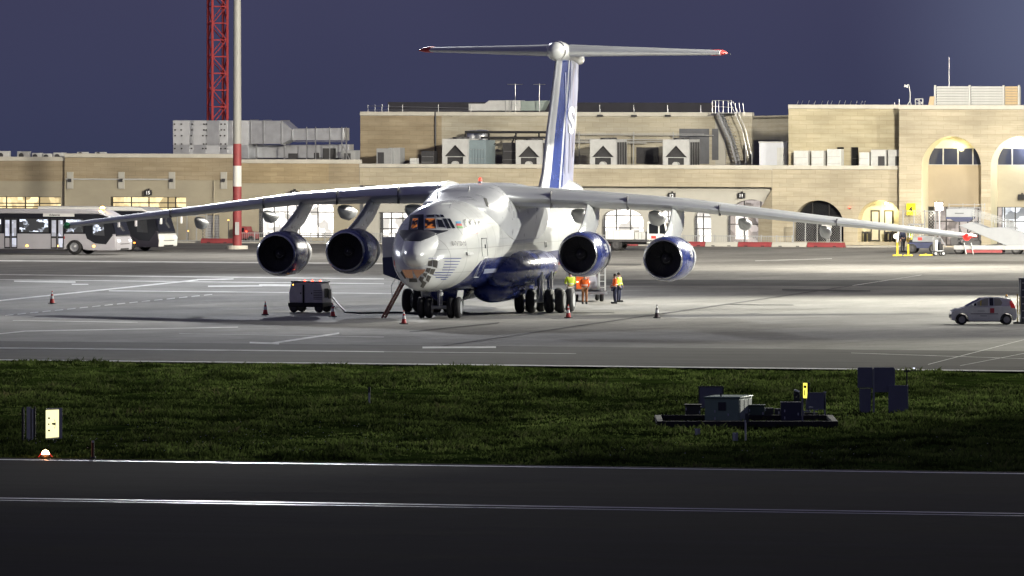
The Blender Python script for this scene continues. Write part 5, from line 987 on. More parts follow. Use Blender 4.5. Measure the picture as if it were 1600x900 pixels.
for x, y, mt in ((-.75,-.56,AMBER_L),(-.1,-.5,RED_L),(.35,-.5,RED_L),(.82,-.5,RED_L)): bulb(t, (x,y,1.72 if mt is RED_L else 1.5), .055, mt, 0, None)
t = thing('power_cable', 'thick black power cable lying from the cart to the nose gear', 'cable', (*G(520,484),0)); p = [Vector((*G(x,y),.05)) - t.location for x, y in ((519,480),(528,484),(540,489),(560,490.5),(590,490),(625,489.5),(655,491))]; p[0].z = .55; p[1].z = .3
MB().tube(p, .05, 8).build('hose', BLACK, t, smooth=60)
# ---- people
def person(label, loc, rz, cloth, legs, h=1.75, pose='stand', hair=HAIR, lean=0, stripe=True, arm=(.0,.0), head=0):
    t = thing('person', label, 'person', loc, rz); k = h/1.75
    sit = pose == 'sit'; J = {}
    hz = .93 if not sit else .50
    J['pel'] = (0,0,hz); J['spi'] = (0,-lean*.4,hz+.22); J['che'] = (0,-lean,hz+.42); J['nek'] = (0,-lean*1.1,hz+.56); J['hea'] = (0,-lean*1.2-.01,hz+.66); J['top'] = (0,-lean*1.2-.01,hz+.76)
    for s, n_ in ((1,'r'),(-1,'l')):
        J['sh'+n_] = (s*.185,-lean,hz+.48); a = arm[0 if s == 1 else 1]
        J['el'+n_] = (s*.25,-lean+.02-.10*a,hz+.20+.03*a); J['wr'+n_] = (s*(.26-.16*a),-lean-.06-.26*a,hz-.03+.27*a); J['ha'+n_] = (s*(.26-.20*a),-lean-.08-.30*a,hz-.10+.30*a)
        J['hi'+n_] = (s*.09,0,hz-.05)
        if sit: J['kn'+n_] = (s*.13,-.42,.50); J['an'+n_] = (s*.13,-.44,.09); J['to'+n_] = (s*.14,-.62,.04)
        else: J['kn'+n_] = (s*.105,-.02,.49); J['an'+n_] = (s*.11,.02,.09); J['to'+n_] = (s*.13,-.15,.035)
    E = [('pel','spi'),('spi','che'),('che','nek'),('nek','hea'),('hea','top')]
    for n_ in 'rl': E += [('che','sh'+n_),('sh'+n_,'el'+n_),('el'+n_,'wr'+n_),('wr'+n_,'ha'+n_),('pel','hi'+n_),('hi'+n_,'kn'+n_),('kn'+n_,'an'+n_),('an'+n_,'to'+n_)]
    R = dict(pel=.125,spi=.115,che=.125,nek=.055,hea=.088,top=.075); 
    for n_ in 'rl': R.update({'sh'+n_:.065,'el'+n_:.043,'wr'+n_:.03,'ha'+n_:.036,'hi'+n_:.085,'kn'+n_:.058,'an'+n_:.04,'to'+n_:.035})
    # fingers: four of unequal length and a thumb from the side of each palm
    for n_, s in (('r',1),('l',-1)):
        hv = Vector(J['ha'+n_]); dv = (hv-Vector(J['wr'+n_])).normalized(); sd = Vector((0,1,0)) if abs(dv.y) < .7 else Vector((0,0,1))
        for q in range(4):
            b0 = hv+dv*.02+sd*(q-1.5)*.018; J[f'f{q}{n_}'] = tuple(b0+dv*.03); J[f'g{q}{n_}'] = tuple(b0+dv*(.05+.01*(q in (1,2)))+Vector((-s*.018,0,0))); E += [('ha'+n_,f'f{q}{n_}'),(f'f{q}{n_}',f'g{q}{n_}')]; R[f'f{q}{n_}'] = .009; R[f'g{q}{n_}'] = .007
        J['tb'+n_] = tuple(hv-dv*.01-sd*.04); E.append(('ha'+n_,'tb'+n_)); R['tb'+n_] = .010
    def skin(name, edges, grow, mat, root='pel', trim=None):
        keys = [q for q in J if any(q in e for e in edges)]; me = bpy.data.meshes.new(name); me.from_pydata([Vector(J[q])*k for q in keys], [(keys.index(a), keys.index(b)) for a, b in edges], [])
        ob = bpy.data.objects.new(name, me); COL.objects.link(ob); ob.modifiers.new('skin','SKIN').use_smooth_shade = True; sd = ob.modifiers.new('sub','SUBSURF'); sd.levels = sd.render_levels = 1
        for i, q in enumerate(keys):
            sv = me.skin_vertices[0].data[i]; r = (R[q]+grow)*k; sv.radius = (r*(1.3 if q in ('pel','spi','che') else 1), r*(.95 if q in ('pel','spi','che') else 1)); sv.use_root = q == root
        dg = bpy.context.evaluated_depsgraph_get(); m2 = bpy.data.meshes.new_from_object(ob.evaluated_get(dg)); bpy.data.objects.remove(ob); m2.materials.clear(); m2.materials.append(mat); m2.polygons.foreach_set('use_smooth', [True]*len(m2.polygons)); return piece(m2, name, t)
    skin('body', E, 0, SKIN)
    skin('jacket', [('pel','spi'),('spi','che')]+[e for n_ in 'rl' for e in (('che','sh'+n_),('sh'+n_,'el'+n_),('el'+n_,'wr'+n_))], .022, cloth); skin('trousers', [e for n_ in 'rl' for e in (('pel','hi'+n_),('hi'+n_,'kn'+n_),('kn'+n_,'an'+n_))], .024, legs)
    for n_ in 'rl':
        a = Vector(J['an'+n_])*k; MB().box(a.x-.055,a.x+.055,a.y-.22,a.y+.07,0,.11).build('shoe', BLACK, t, bevel=.03)
    hd = (Vector(J['hea'])+Vector((0,.018,.05)))*k; MB().lathe([(-.02,.098),(.05,.098),(.09,.07),(.115,.01)], hd, 'z', 14).build('hair', hair, t, 60)
    fz = Vector(J['hea'])*k
    MB().cyl(fz+Vector((0,-.085,-.0)),fz+Vector((0,-.125,-.02)),.012,.018,8).build('nose', SKIN, t); 
    for s in (-1,1): MB().box(fz.x+s*.032-.014,fz.x+s*.032+.014,fz.y-.095,fz.y-.085,fz.z+.018,fz.z+.032).build('eye', DARK, t); MB().obox(fz+Vector((s*.093,.01,.0)),(.015,.035,.055),Matrix.Identity(3)).build('ear', SKIN, t)
    MB().box(fz.x-.025,fz.x+.025,fz.y-.096,fz.y-.085,fz.z-.052,fz.z-.044).build('mouth', M('lips',(.3,.12,.1),.6), t)
    if stripe: MB().lathe([(hz*k+.16*k,.178),(hz*k+.21*k,.178)], (0,-lean*.4*k,0), 'z', 20).build('reflective_band', M('reflective_silver',(.7,.72,.72),.3), t); 
    return t
person('worker in orange hi-vis top with dark trousers seen from the side, right of the wheels', (*G(961,474.5),0), math.radians(-75), ORANGE, NAVY, 1.68, arm=(.6,.5)); person('worker in yellow hi-vis standing behind the one in orange near the truck', (*G(967,472),0), math.radians(60), LIME, NAVY, 1.66, arm=(.3,.3))
person('worker in yellow hi-vis and pale trousers bending under the inner blue engine', (*G(891.5,477.5),0), math.radians(-160), LIME, KHAKI, 1.90, lean=.04, arm=(.9,.6)); person('worker in orange overalls at the lamps of the white truck', (*G(913.5,474.8),0), math.radians(175), ORANGE, M('dirty_orange_cloth',(.28,.12,.05),.8,var=.2,vs=9), 1.65, arm=(.4,.4))
# ---- white high-lift service truck behind the main wheels
t = thing('service_truck', 'white service truck with lit tail lamps behind the main wheels', 'truck', (*G(922,471.5),0), math.radians(6))
MB().box(-.85,.95,0,3.6,.45,.62).build('chassis', DARK, t); MB().box(-.95,.95,-.2,.0,.42,.58).build('rear_step', GALV, t); MB().box(-.85,.5,.1,3.4,.62,1.75).build('body', WHITE, t, bevel=.04)
MB().box(-.05,.38,-.02,.1,.75,1.4).build('tail_panel', M('pale_lilac_panel',(.55,.55,.62),.5), t)
for x in (.52,.86): 
    for y in (.05,3.3): MB().box(x-.04,x+.04,y-.04,y+.04,.6,2.0).build('frame_post', WHITE, t)
for z in (.8,1.15,1.5,1.95): MB().box(.48,.9,.02,.09,z-.02,z+.02).build('frame_rung', WHITE, t)
MB().box(.48,.9,.09,3.3,1.93,1.98).build('frame_rail', WHITE, t)
for x in (-.72,-.08): bulb(t, (x,-.06,1.12), .055, emis('tail_lamp',(1,.45,.3),9), 0, None)
MB().box(-.78,-.2,-.03,.08,.72,1.45).build('lamp_panel', ORANGE, t)
for x in (-.72,.72):
    for y in (.6,2.9): rwheel(t, x, y, .3, .22, axis='x')
MB().box(-.8,.8,3.62,5.0,.55,1.9).build('cab', WHITE, t, bevel=.08); MB().box(-.7,.7,3.59,3.63,1.2,1.75).build('cab_window', DGLASS, t)
# ---- white flatbed truck behind the engines (nose to the right)
t = thing('flatbed_truck', 'white flatbed truck with a square cab behind the blue engines', 'truck', (*G(1000,391.5),0), -AL*.6)
MB().box(-2.3,1.3,-1.0,1.0,.62,.78).box(-2.2,3.2,-.4,.4,.45,.62).build('chassis', DARK, t); MB().box(-2.25,-.25,-1.0,1.0,.78,1.42).build('bed', WHITE, t, bevel=.03); sm = MB().box(-.02,.02,-1.02,-1.0,.8,1.4).mesh('bed_stake', LGREY)
for k in range(5): piece(sm, 'bed_stake', t, (-2.1+k*.44,0,0))
MB().box(-.2,.55,-.9,.9,.78,1.3).build('tool_box', LGREY, t, bevel=.03); MB().box(.05,.1,-.92,-.9,.82,1.26).box(.28,.33,-.92,-.9,.82,1.26).build('box_strap', GREY, t)
MB().prism([(.65,.5),(2.15,.5),(2.2,1.15),(2.0,2.0),(.7,2.05)], 'y', -1.0, 1.0).build('cab', WHITE, t, bevel=.06); MB().prism([(.85,1.2),(1.5,1.2),(1.5,1.9),(.85,1.9)], 'y', -1.02, -.99).build('cab_window', DGLASS, t); MB().prism([(1.6,1.2),(2.05,1.2),(1.92,1.9),(1.6,1.9)], 'y', -1.02, -.99).build('cab_window', DGLASS, t); MB().box(1.0,1.35,-1.025,-1.0,.85,1.05).build('red_emblem', RED, t); MB().prism([(2.19,1.2),(2.22,1.2),(2.03,1.92),(2.0,1.92)], 'y', -.85, .85).build('windscreen', DGLASS, t)
for x in (-1.5,1.7):
    for y in (-.85,.85): rwheel(t, x, y, .42, .28, DARK)
MB().box(2.2,2.45,-1.0,1.0,.45,.6).build('bumper', GREY, t)
# ---- buses (nose to the right; x forward, near side at -y)
def bus(label, loc, rz, Lb, side, front, lit=True, sign=None, beacon=True):
    t = thing('airport_bus', label, 'bus', loc, rz, None); Wd = 1.35; R = .52; wx = -3.1 if lit else -2.4
    def arch(cx, r=.64): return [(cx + r*math.cos(a), .36 + r*math.sin(a)) for a in [math.pi*k/10 for k in range(11)]]
    low = [(-.05,.30),(.0,.75),(-.10,1.42)] + [(-Lb,1.42),(-Lb,.36)] + arch(-Lb+2.6)[::-1] + arch(wx)[::-1] + [(-1.9,.3)]
    MB().prism(low, 'y', -Wd, Wd).build('lower_body', side, t, bevel=.04)
    MB().prism([(-.11,1.425),(-.50,2.55),(-1.3,2.78),(-Lb,2.78),(-Lb,1.425)], 'y', -Wd+.03, Wd-.03).build('window_band', M('bus_band',(.018,.019,.026),.18,spec=.7), t)
    MB().prism([(-.48,2.56),(-1.28,2.79),(-Lb,2.79),(-Lb,3.08),(-2.2,3.08),(-1.4,3.02)], 'y', -Wd, Wd).build('roof', front if not lit else side, t, bevel=.05)
    LBUS = lit_interior('bus_interior', (.8,.86,1), 1.6 if lit else .02, (1.5,1,2.4), .012, random.random()*9, .3, .52)
    DGL_ = lit_interior('door_lit_glass', (.8,.84,1), .55 if lit else .02, (2,1,1.2), .2, 4)
    PW = M('bus_pane_dark',(.02,.022,.028),.08,spec=.8)
    def pane(x0, x1, z0, z1, mat=PW, name='window', y=-Wd+.03):
        p = MB().box(x0,x1,y-.022,y-.004,z0,z1).build(name, FRAME, t); MB().box(x0+.05,x1-.05,y-.034,y-.0225,z0+.05,z1-.05).build('pane', mat, p); return p
    x = -2.2
    lay = [('w',-3.75,-2.45),('d',-4.85,-3.85),('w',-7.2,-5.0),('d',-8.3,-7.3),('w',-11.4,-8.5)] if lit else [('w',-4.0,-2.2),('w',-6.1,-4.1),('w',-8.4,-6.2)]
    for kind, a, b in lay:
        if kind == 'w': pane(a, b, 1.5, 2.45, LBUS if lit else PW)
        else:
            for q in (0,1):
                x0, x1 = a + (b-a)*q/2 + .02, a + (b-a)*(q+1)/2 - .02; dr_ = MB().box(x0,x1,-Wd-.022,-Wd+.02,.4,2.5).build('door', M('door_frame_black',(.02,.02,.025),.3), t); MB().box(x0+.07,x1-.07,-Wd-.034,-Wd-.0225,1.25,2.35).build('door_glass', DGL_, dr_); MB().box(x0+.07,x1-.07,-Wd-.034,-Wd-.0225,.5,1.12).build('door_lower_glass', DGL_ if q else side, dr_)
    # driver's side glass swoops down to the front corner
    MB().prism([(-2.3,1.5),(-2.15,1.1),(-1.55,.78),(-.75,.72),(-.25,1.35),(-.5,2.45),(-2.3,2.45)], 'y', -Wd-.018, -Wd-.001).build('driver_window', PW, t); MB().prism([(-1.7,1.35),(-.85,1.3),(-.95,2.2),(-1.7,2.25)], 'y', -Wd-.03, -Wd-.0185).build('quarter_glass', LBUS, t)
    MB().prism([(-.075,1.28),(-.09,1.42),(-.485,2.5),(-.42,2.5),(-.02,1.35),(-.02,1.28)], 'y', -Wd+.12, Wd-.12).build('windscreen', PW, t)
    MB().prism([(-.06,.3),(.06,.34),(.10,.8),(.0,1.2),(-.08,1.25)], 'y', -Wd+.02, Wd-.02).build('front_panel', front, t, bevel=.06); MB().box(.07,.115,-.8,.8,.72,.76).build('grille_slot', BLACK, t); MB().box(.02,.09,-.7,.7,.34,.44).build('front_spoiler', BLACK, t)
    for y in (-1.02,1.02): MB().obox((.06,y,.95),(.12,.42,.17),Matrix.Rotation(-.3,3,'Y')).build('headlight', M('headlight_glass',(.8,.82,.85),.15,emit=(.9,.95,1),es=1.1), t, bevel=.03)
    for y in (-1.55,1.55): m_ = MB().tube([(-.35,y*.86,2.6),(.1,y*.95,2.6),(.25,y,2.45)], .05, 6).build('mirror_arm', front, t); MB().obox((.27,y,2.15),(.16,.2,.5),Matrix.Identity(3)).build('mirror', front, m_, bevel=.05)
    for y in (-Wd+.14,Wd-.14): rwheel(t, wx, y, R, .3, STEEL); rwheel(t, -Lb+2.6, y, R, .3, STEEL)
    for x in ((-1.65,-4.25,-6.6) if lit else (-1.9,)): MB().box(x-.07,x+.07,-Wd-.03,-Wd-.002,.55,.64).build('side_marker', AMBER_L if lit else emis('marker_orange',(1,.3,.05),5), t)
    if beacon: bulb(t, (-1.45,-.3,3.2), .17, emis('amber_beacon',(1,.55,.06),30), 200, (1,.6,.1), 'beacon'); MB().cyl((-1.45,-.3,3.03),(-1.45,-.3,3.12),.1).build('beacon_base', DARK, t)
    if sign: s_ = MB().box(-5.4,-3.1,-Wd-.03,-Wd-.002+.04,2.60,2.82).build('sign_panel', WHITE, t); lettering(sign, .2, TG, t, (-4.55,-Wd-.031,2.71), bold=.004)
    if lit: MB().box(-3.98,-3.8,-Wd-.012,-Wd-.001,1.08,1.25).build('red_emblem', RED, t)
    return t
BUSW = M('bus_white', (.47,.465,.51), .35, var=.06, vs=1.5, coat=.3); p1 = G(193,398); bus('white airport bus with black window band and amber roof beacon', (p1[0],p1[1]+.3,0), -AL, 13.0, BUSW, BUSW, True, 'Aviaserve')
p2 = G(262,392.5); bus('dark sided coach with a white front parked behind the white bus', (p2[0],p2[1],0), -AL*1.25, 9.5, M('coach_dark',(.03,.028,.04),.35,var=.1), WHITE, False, None, False)
for k, (px, py) in enumerate(((206,385),(213,384))): pass
# ---- passenger stairs truck at right
t = thing('passenger_stairs', 'white mobile passenger stairs on a truck chassis below the great arch', 'stairs', (*G(1560,397),0), -AL*.4); q = G(1560,397)[1]/F; X = lambda px: (px-1560)*q; Z = lambda py: H-(py-YH)*q
MB().box(X(1492),X(1640),-1.05,1.05,Z(390),Z(383)).build('chassis', GREY, t, bevel=.03); MB().box(X(1512),X(1568),-1.07,1.07,Z(394.5),Z(390.2)).build('red_skirt', MAROON, t)
for px in (1500,1590,1650):
    for y in (-.9,.9): rwheel(t, X(px), y, .36, .28, DARK)
SIDE = M('stairs_panel', (.26,.275,.30), .5, var=.07, vs=1.5); slope = [(X(1500),Z(352)),(X(1521),Z(346.5)),(X(1545),Z(356)),(X(1572),Z(355)),(X(1640),Z(378)),(X(1640),Z(392)),(X(1600),Z(388)),(X(1572),Z(382)),(X(1545),Z(371))]
for y in (-1.0,1.0): MB().prism(slope, 'y', y-.04, y+.04).build('side_panel', SIDE, t, bevel=.015)
n_st = 16
sm = MB().box(-.16,.16,-.95,.95,-.03,.03).mesh('step', GALV)
for k in range(n_st): s_ = k/(n_st-1); piece(sm, 'step', t, (X(1518)+(X(1640)-X(1518))*s_,0,Z(353)+(Z(388)-Z(353))*s_))
MB().box(X(1480),X(1521),-1.0,1.0,Z(342),Z(339)).build('platform', DBLUE, t); MB().box(X(1480.5),X(1520.5),-1.04,-.98,Z(338.9),Z(326)).build('canopy_panel', SIDE, t, bevel=.02); MB().box(X(1480.5),X(1520.5),.98,1.04,Z(338.9),Z(326)).build('canopy_panel', SIDE, t, bevel=.02)
MB().box(X(1494),X(1508),-1.055,-1.04,Z(333.6),Z(332.4)).build('name_strip', TG, t); MB().prism([(X(1487),Z(342.2)),(X(1521),Z(342.2)),(X(1515),Z(346)),(X(1494),Z(346))], 'y', -.95, .95).build('platform_base', DBLUE, t)
for y in (-1.0,1.0):
    for off in (0,.28,.56): MB().tube([(X(1521),y,Z(336)-off*.0+.35-off*.6),(X(1545),y,Z(345)+.45-off*.6),(X(1640),y,Z(376)+.45-off*.6)], .022, 6).build('handrail', GREY, t)
    for px in (1523,1532,1534,1552,1575,1598,1620): s_ = (px-1521)/(1640-1521); MB().cyl((X(px),y,Z(350)+(Z(380)-Z(350))*s_),(X(px),y,Z(336.5)+(Z(376)-Z(336.5))*s_+.42),.022,n=6).build('baluster', GREY, t)
for px in (1480,1502,1520,1532,1536): MB().cyl((X(px),1.0,Z(340)),(X(px),1.0,Z(318)),.02,n=6).build('cage_post', GREY, t)
MB().tube([(X(1480),1.0,Z(320)),(X(1538),1.0,Z(320))], .022, 6).tube([(X(1480),1.0,Z(325)),(X(1538),1.0,Z(325))], .022, 6).build('cage_rail', GREY, t)
for a, b in (((1492,384),(1530,350)),((1512,386),(1500,354)),((1540,384),(1572,380)),((1576,384),(1545,368))): MB().bar((X(a[0]),-.7,Z(a[1])),(X(b[0]),-.7,Z(b[1])),.09).build('lift_arm', DARK, t)
MB().box(X(1487),X(1499),-1.0,1.0,Z(383),Z(371)).build('engine_cover', DARK, t, bevel=.03); MB().box(X(1505),X(1532),-.6,.6,Z(383),Z(376)).build('pump_box', DARK, t)
for px, py in ((1510,394),(1521,394)): MB().cyl((X(px)-.05,-1.1,Z(379)),(X(px)+.1,-1.15,0.0),.035).build('stabiliser', LGREY, t)
# ---- tow tractor with a driver
t = thing('tow_tractor', 'grey and blue tow tractor under the red wing tip', 'tractor', (*G(1444,395.5),0), -AL*.5)
MB().prism([(-1.0,.35),(1.1,.35),(1.1,.75),(-1.0,.75)], 'y', -.7, .7).build('chassis', DBLUE, t, bevel=.03); MB().prism([(-.75,.76),(1.1,.76),(1.1,1.05),(.35,1.2),(-.25,1.2),(-.75,1.05)], 'y', -.66, .66).build('bonnet', SIDE, t, bevel=.05); MB().box(-.35,-.05,-.675,-.658,.9,1.1).build('red_emblem', RED, t)
for x in (-.95,-.2):
    for y in (-.6,.6): MB().cyl((x,y,1.05),(x,y,1.95),.035).build('cab_post', LGREY, t)
MB().box(-1.05,-.1,-.7,.7,1.95,2.02).build('cab_roof', SIDE, t); MB().box(-1.0,-.6,-.4,.4,.76,.9).build('seat', BLACK, t)
for x in (-.75,.75):
    for y in (-.62,.62): rwheel(t, x, y, .34, .25, DARK)
q_ = G(1412,394); person('worker in dark clothes standing left of the tow tractor', (q_[0]-.05,q_[1]+.6,0), math.radians(40), NAVY, M('dark_trousers',(.02,.02,.025),.8), 1.7, stripe=False); q_ = G(1421,394.5); person('worker in a yellow hi-vis top beside the yellow posts by the tractor', (q_[0]+.05,q_[1]+.3,0), math.radians(-60), LIME, M('ochre_trousers',(.45,.33,.06),.8,var=.2,vs=9), 1.72)
for px, hh, lab in ((1402,1.7,'white and yellow upright pole stand left of the tractor'),(1419,.8,'short yellow post stand in front of the yellow vested worker')):
    t = thing('marker_post', lab, 'post', (*G(px,400),0), 0); MB().cyl((0,0,.05),(0,0,hh*.55),.07).build('post', YELLOW, t); MB().cyl((0,0,hh*.55),(.08 if hh > 1 else 0,0,hh),.06).build('upper_post', WHITE if hh > 1 else YELLOW, t); MB().box(-.32,.32,-.22,.22,0,.09).build('base', YELLOW, t, bevel=.02)
    if hh > 1: MB().lathe([(-.03,.18),(.03,.18)], (-.1,-.08,1.35), 'y', 16, cap=True).build('disc', WHITE, t)
t = thing('wheel_chock', 'yellow wheel chock lying flat on the apron by the tractor', 'chock', (*G(1447,399.5),0)); MB().prism([(-.5,0),(.5,0),(.42,.1),(.1,.1),(0,.16),(-.1,.1),(-.42,.1)], 'y', -.15, .15).build('chock_body', YELLOW, t, bevel=.02); MB().tube([(.45,0,.08),(.55,-.1,.03),(.7,-.1,.02)], .02, 6).build('cord', BLACK, t)
t = thing('hand_truck', 'silver and black wheeled equipment trolley right of the tractor', 'trolley', (*G(1466,399.5),0), .3); MB().box(-.35,.35,-.25,.25,.3,.36).build('deck', GALV, t); MB().box(-.3,-.1,-.2,.2,.37,1.05).build('cylinder_box', WHITE, t, bevel=.04); MB().box(.0,.28,-.2,.2,.37,.8).build('pump', BLACK, t, bevel=.05); MB().tube([(-.35,0,.36),(-.38,0,1.2),(-.15,0,1.3)], .025, 6).tube([(.1,-.1,.8),(.35,-.1,.6),(.3,-.1,.2)], .025, 6).build('handle', STEEL, t)
for x in (-.28,.28): rwheel(t, x, -.24, .17, .1, STEEL); rwheel(t, x, .24, .17, .1, STEEL)
# trolleys parked in the lit porch
for px, lab in ((1354,'row of black luggage trolleys at the left of the lit porch'),(1393,'row of black luggage trolleys at the right of the lit porch')):
    t = thing('luggage_trolley', lab, 'trolley', S(SU(px,1.3),1.3,.02), -AL)
    for k in range(3): f = MB().box(-.42+k*.3,-.38+k*.3,-.25,.25,.15,1.0).box(-.5+k*.3,-.2+k*.3,-.25,.25,.2,.25).build('frame', BLACK, t); MB().box(-.48+k*.3,-.3+k*.3,-.27,.27,.85,1.0).build('handle', DARK, f); MB().cyl((-.4+k*.3,-.2,.08),(-.4+k*.3,.2,.08),.08).build('wheel', BLACK, f)
# ---- white hatchback
t = thing('parked_car', 'white five door hatchback with a red door emblem and red tail lamps', 'car', (*G(1536,507),0), math.radians(2)); CARW = M('car_paint', (.68,.69,.68), .25, var=.03, vs=2, coat=.6)
# x from nose (-1.72) to tail (1.72)
def carch(cx, r=.335): return [(cx + r*math.cos(a), .27 + r*math.sin(a)) for a in [math.pi*k/10 for k in range(11)]]
low = [(-1.66,.24),(-1.72,.42),(-1.68,.62),(-1.52,.76),(-1.1,.88),(-.82,.95),(-.2,.93),(.6,.96),(1.3,1.0),(1.56,.99),(1.68,.78),(1.72,.5),(1.66,.26)] + [(1.5,.22)] + carch(1.17) + [(.8,.2),(-.78,.2)] + carch(-1.15) + [(-1.52,.22)]
hw = .80
def taper(poly, y0, y1, f): return poly
MB().prism(low, 'y', -hw, hw).build('body', CARW, t, bevel=.06)
sec = [[(-.86,.95),(-.12,1.38),(.25,1.455),(.8,1.44),(1.3,1.36),(1.52,1.02)]]
MB().loft([[(x,-.74,z) for x, z in [(-.92,.93),(1.55,.97)]] + [(x,-.60,z) for x, z in [(1.36,1.34),(.8,1.43),(.25,1.445),(-.12,1.37)]], [(x,.74,z) for x, z in [(-.92,.93),(1.55,.97)]] + [(x,.60,z) for x, z in [(1.36,1.34),(.8,1.43),(.25,1.445),(-.12,1.37)]]]).build('cabin', CARW, t, bevel=.03)
def sideglass(pts, name, mat, off=.012):
    for sg in (-1,1):
        P = [(x, sg*(.74-.14*(z-.95)/.48+off), z) for x, z in pts]; Q = [(x, sg*(.74-.14*(z-.95)/.48-.02), z) for x, z in pts]; MB().loft([P,Q]).build(name, mat, t)
SEET = M('car_glass_through', (.35,.34,.28), .1, spec=.6)
sideglass([(-.66,.985),(-.40,.985),(-.40,1.14)], 'quarter_window', DGLASS); sideglass([(-.36,.985),(.20,.985),(.22,1.37),(.05,1.36),(-.36,1.17)], 'front_window', SEET); sideglass([(-.20,.985),(-.15,.985),(-.13,1.26),(-.19,1.24)], 'seat_belt_post', YELLOW, .016); sideglass([(.28,.99),(.48,.99),(.48,1.385),(.28,1.385)], 'rear_window', DGLASS); sideglass([(.52,.99),(.88,1.0),(.95,1.15),(.80,1.36),(.52,1.38)], 'rear_window', SEET)
MB().loft([[(-.93,y,.955) for y in (-.68,.68)]+[(-.15,y,1.385) for y in (.57,-.57)], [(-.90,y,.93) for y in (-.68,.68)]+[(-.12,y,1.36) for y in (.57,-.57)]]).build('windscreen', DGLASS, t); MB().loft([[(1.575,y,1.0) for y in (-.62,.62)]+[(1.40,y,1.33) for y in (.54,-.54)], [(1.54,y,.99) for y in (-.62,.62)]+[(1.37,y,1.32) for y in (.54,-.54)]]).build('tailgate_window', DGLASS, t)
TAILR = M('tail_lamp_red', (.35,.015,.02), .15, spec=.8, emit=(1,.03,.02), es=.12)
for sg in (-1,1):
    MB().prism([(1.32,1.22),(1.42,1.24),(1.60,.98),(1.62,.86),(1.38,.87)], 'y', sg*.72-.1, sg*.72+.1).build('tail_lamp', TAILR, t, bevel=.03); MB().obox((-1.48,sg*.62,.72),(.36,.26,.15),Matrix.Rotation(-.5,3,'Y')).build('headlight', M('headlamp_clear',(.6,.62,.62),.1,spec=.8), t, bevel=.05); MB().obox((-.62,sg*.86,1.03),(.14,.16,.11),Matrix.Identity(3)).build('mirror', CARW, t, bevel=.03)
    MB().box(-.70,.72,sg*.80-.012,sg*.80+.012,.555,.585).build('rubbing_strip', BLACK, t)
    for x0, x1 in ((-.62,.24),(.26,.92)): MB().box(x0,x1,sg*.795-.012,sg*.795+.012,.30,.31).box(x1,x1+.008,sg*.795-.012,sg*.795+.012,.31,.93).build('door_seam', GREY, t)
    MB().box(.12,.2,sg*.80-.02,sg*.80+.02,.84,.87).build('door_handle', CARW, t)
    for x in (-1.15,1.17): rwheel(t, x, sg*.70, .275, .17, M('wheel_cover',(.3,.3,.31),.4,.5))
MB().prism([(.30,.61),(.52,.61),(.52,.86),(.30,.86)], 'y', -.815, -.80).build('red_emblem', M('emblem_red',(.42,.03,.05),.5), t); MB().box(-.34,.02,-.812,-.80,.70,.735).build('name_strip', GREY, t); MB().box(-.2,.15,-.812,-.80,.44,.49).build('name_strip', GREY, t)
MB().box(-1.74,-1.66,-.45,.45,.36,.52).build('grille', BLACK, t); MB().box(1.66,1.735,-.7,.7,.38,.48).build('rear_bumper', CARW, t, bevel=.02); MB().cyl((1.22,0,1.40),(1.22,0,1.46),.07).build('beacon_base', DARK, t); MB().lathe([(0,.06),(.08,.05),(.11,.01)], (1.22,0,1.46), 'z', 12).build('beacon', M('amber_plastic',(.6,.3,.03),.3), t, 50); MB().box(-1.4,1.4,-.62,.62,.16,.26).build('underbody', BLACK, t)
sm = MB().box(-.2,.2,-.22,.22,.55,1.15).mesh('seat', M('seat_fabric',(.03,.03,.035),.9))
for x in (.15,.9): 
    for y in (-.35,.35): piece(sm, 'seat', t, (x,y,0), scale=(.6,1,1))
# ---- dark lattice cabinet at the right edge
t = thing('equipment_rack', 'tall dark rack with a yellow rail cut by the right edge behind the hatchback', 'rack', (*G(1607,506),0), 0); MB().prism([(-.42,0),(.6,0),(.6,2.38),(-.5,2.38)], 'y', -.3, .6).build('case', M('rack_blue',(.025,.03,.05),.5,var=.15), t, bevel=.02); MB().box(-.62,-.55,-.35,-.28,.1,1.55).box(-.50,-.43,-.36,-.29,.5,1.4).build('yellow_rail', M('dull_yellow',(.45,.36,.12),.6,var=.15), t); MB().box(-.45,-.4,-.35,-.301,.1,2.3).build('corner_post', GREY, t); MB().box(-.8,.5,-.34,-.1,.0,.1).build('foot', DARK, t)
sm = MB().box(-.35,.5,-.33,-.301,0,.05).mesh('rack_bar', GREY)
for k in range(6): piece(sm, 'rack_bar', t, (0,0,.3+k*.36))
# ================================================================ GRASS STRIP INSTALLATIONS
def field(name, label, cat, px, py, grp=None, rz=0.0): return thing(name, label, cat, (*G(px,py),0), rz, grp)
def Q(py): return (py-YH)/H          # photo pixels per metre for something standing at photo row py
GREENP = M('green_kiosk_paint', (.26,.38,.27), .5, var=.12, vs=3); GREEND = M('dark_green_paint', (.09,.14,.10), .5, var=.15, vs=3); SLATE = M('slate_panel', (.20,.205,.26), .5, var=.1, vs=2); PLINTH = M('dark_concrete', (.035,.032,.032), .9, var=.25, vs=2)
s = Q(668)
t = field('concrete_plinth', 'low dark concrete wall round the green kiosk in the grass', 'plinth', 1170, 668)
MB().box(-3.5,3.4,0,.25,0,.24).box(-3.5,-3.25,.25,7,0,.24).box(3.15,3.4,.25,7,0,.24).box(-3.5,3.4,7,7.25,0,.24).build('kerb_wall', PLINTH, t, bevel=.02); MB().box(-3.25,3.15,.25,7,-.05,.03).build('slab', PLINTH, t)
t = field('green_kiosk', 'pale green electrical kiosk with a square vent and a brightly lit right side', 'kiosk', 1128, 660, rz=math.radians(-13))
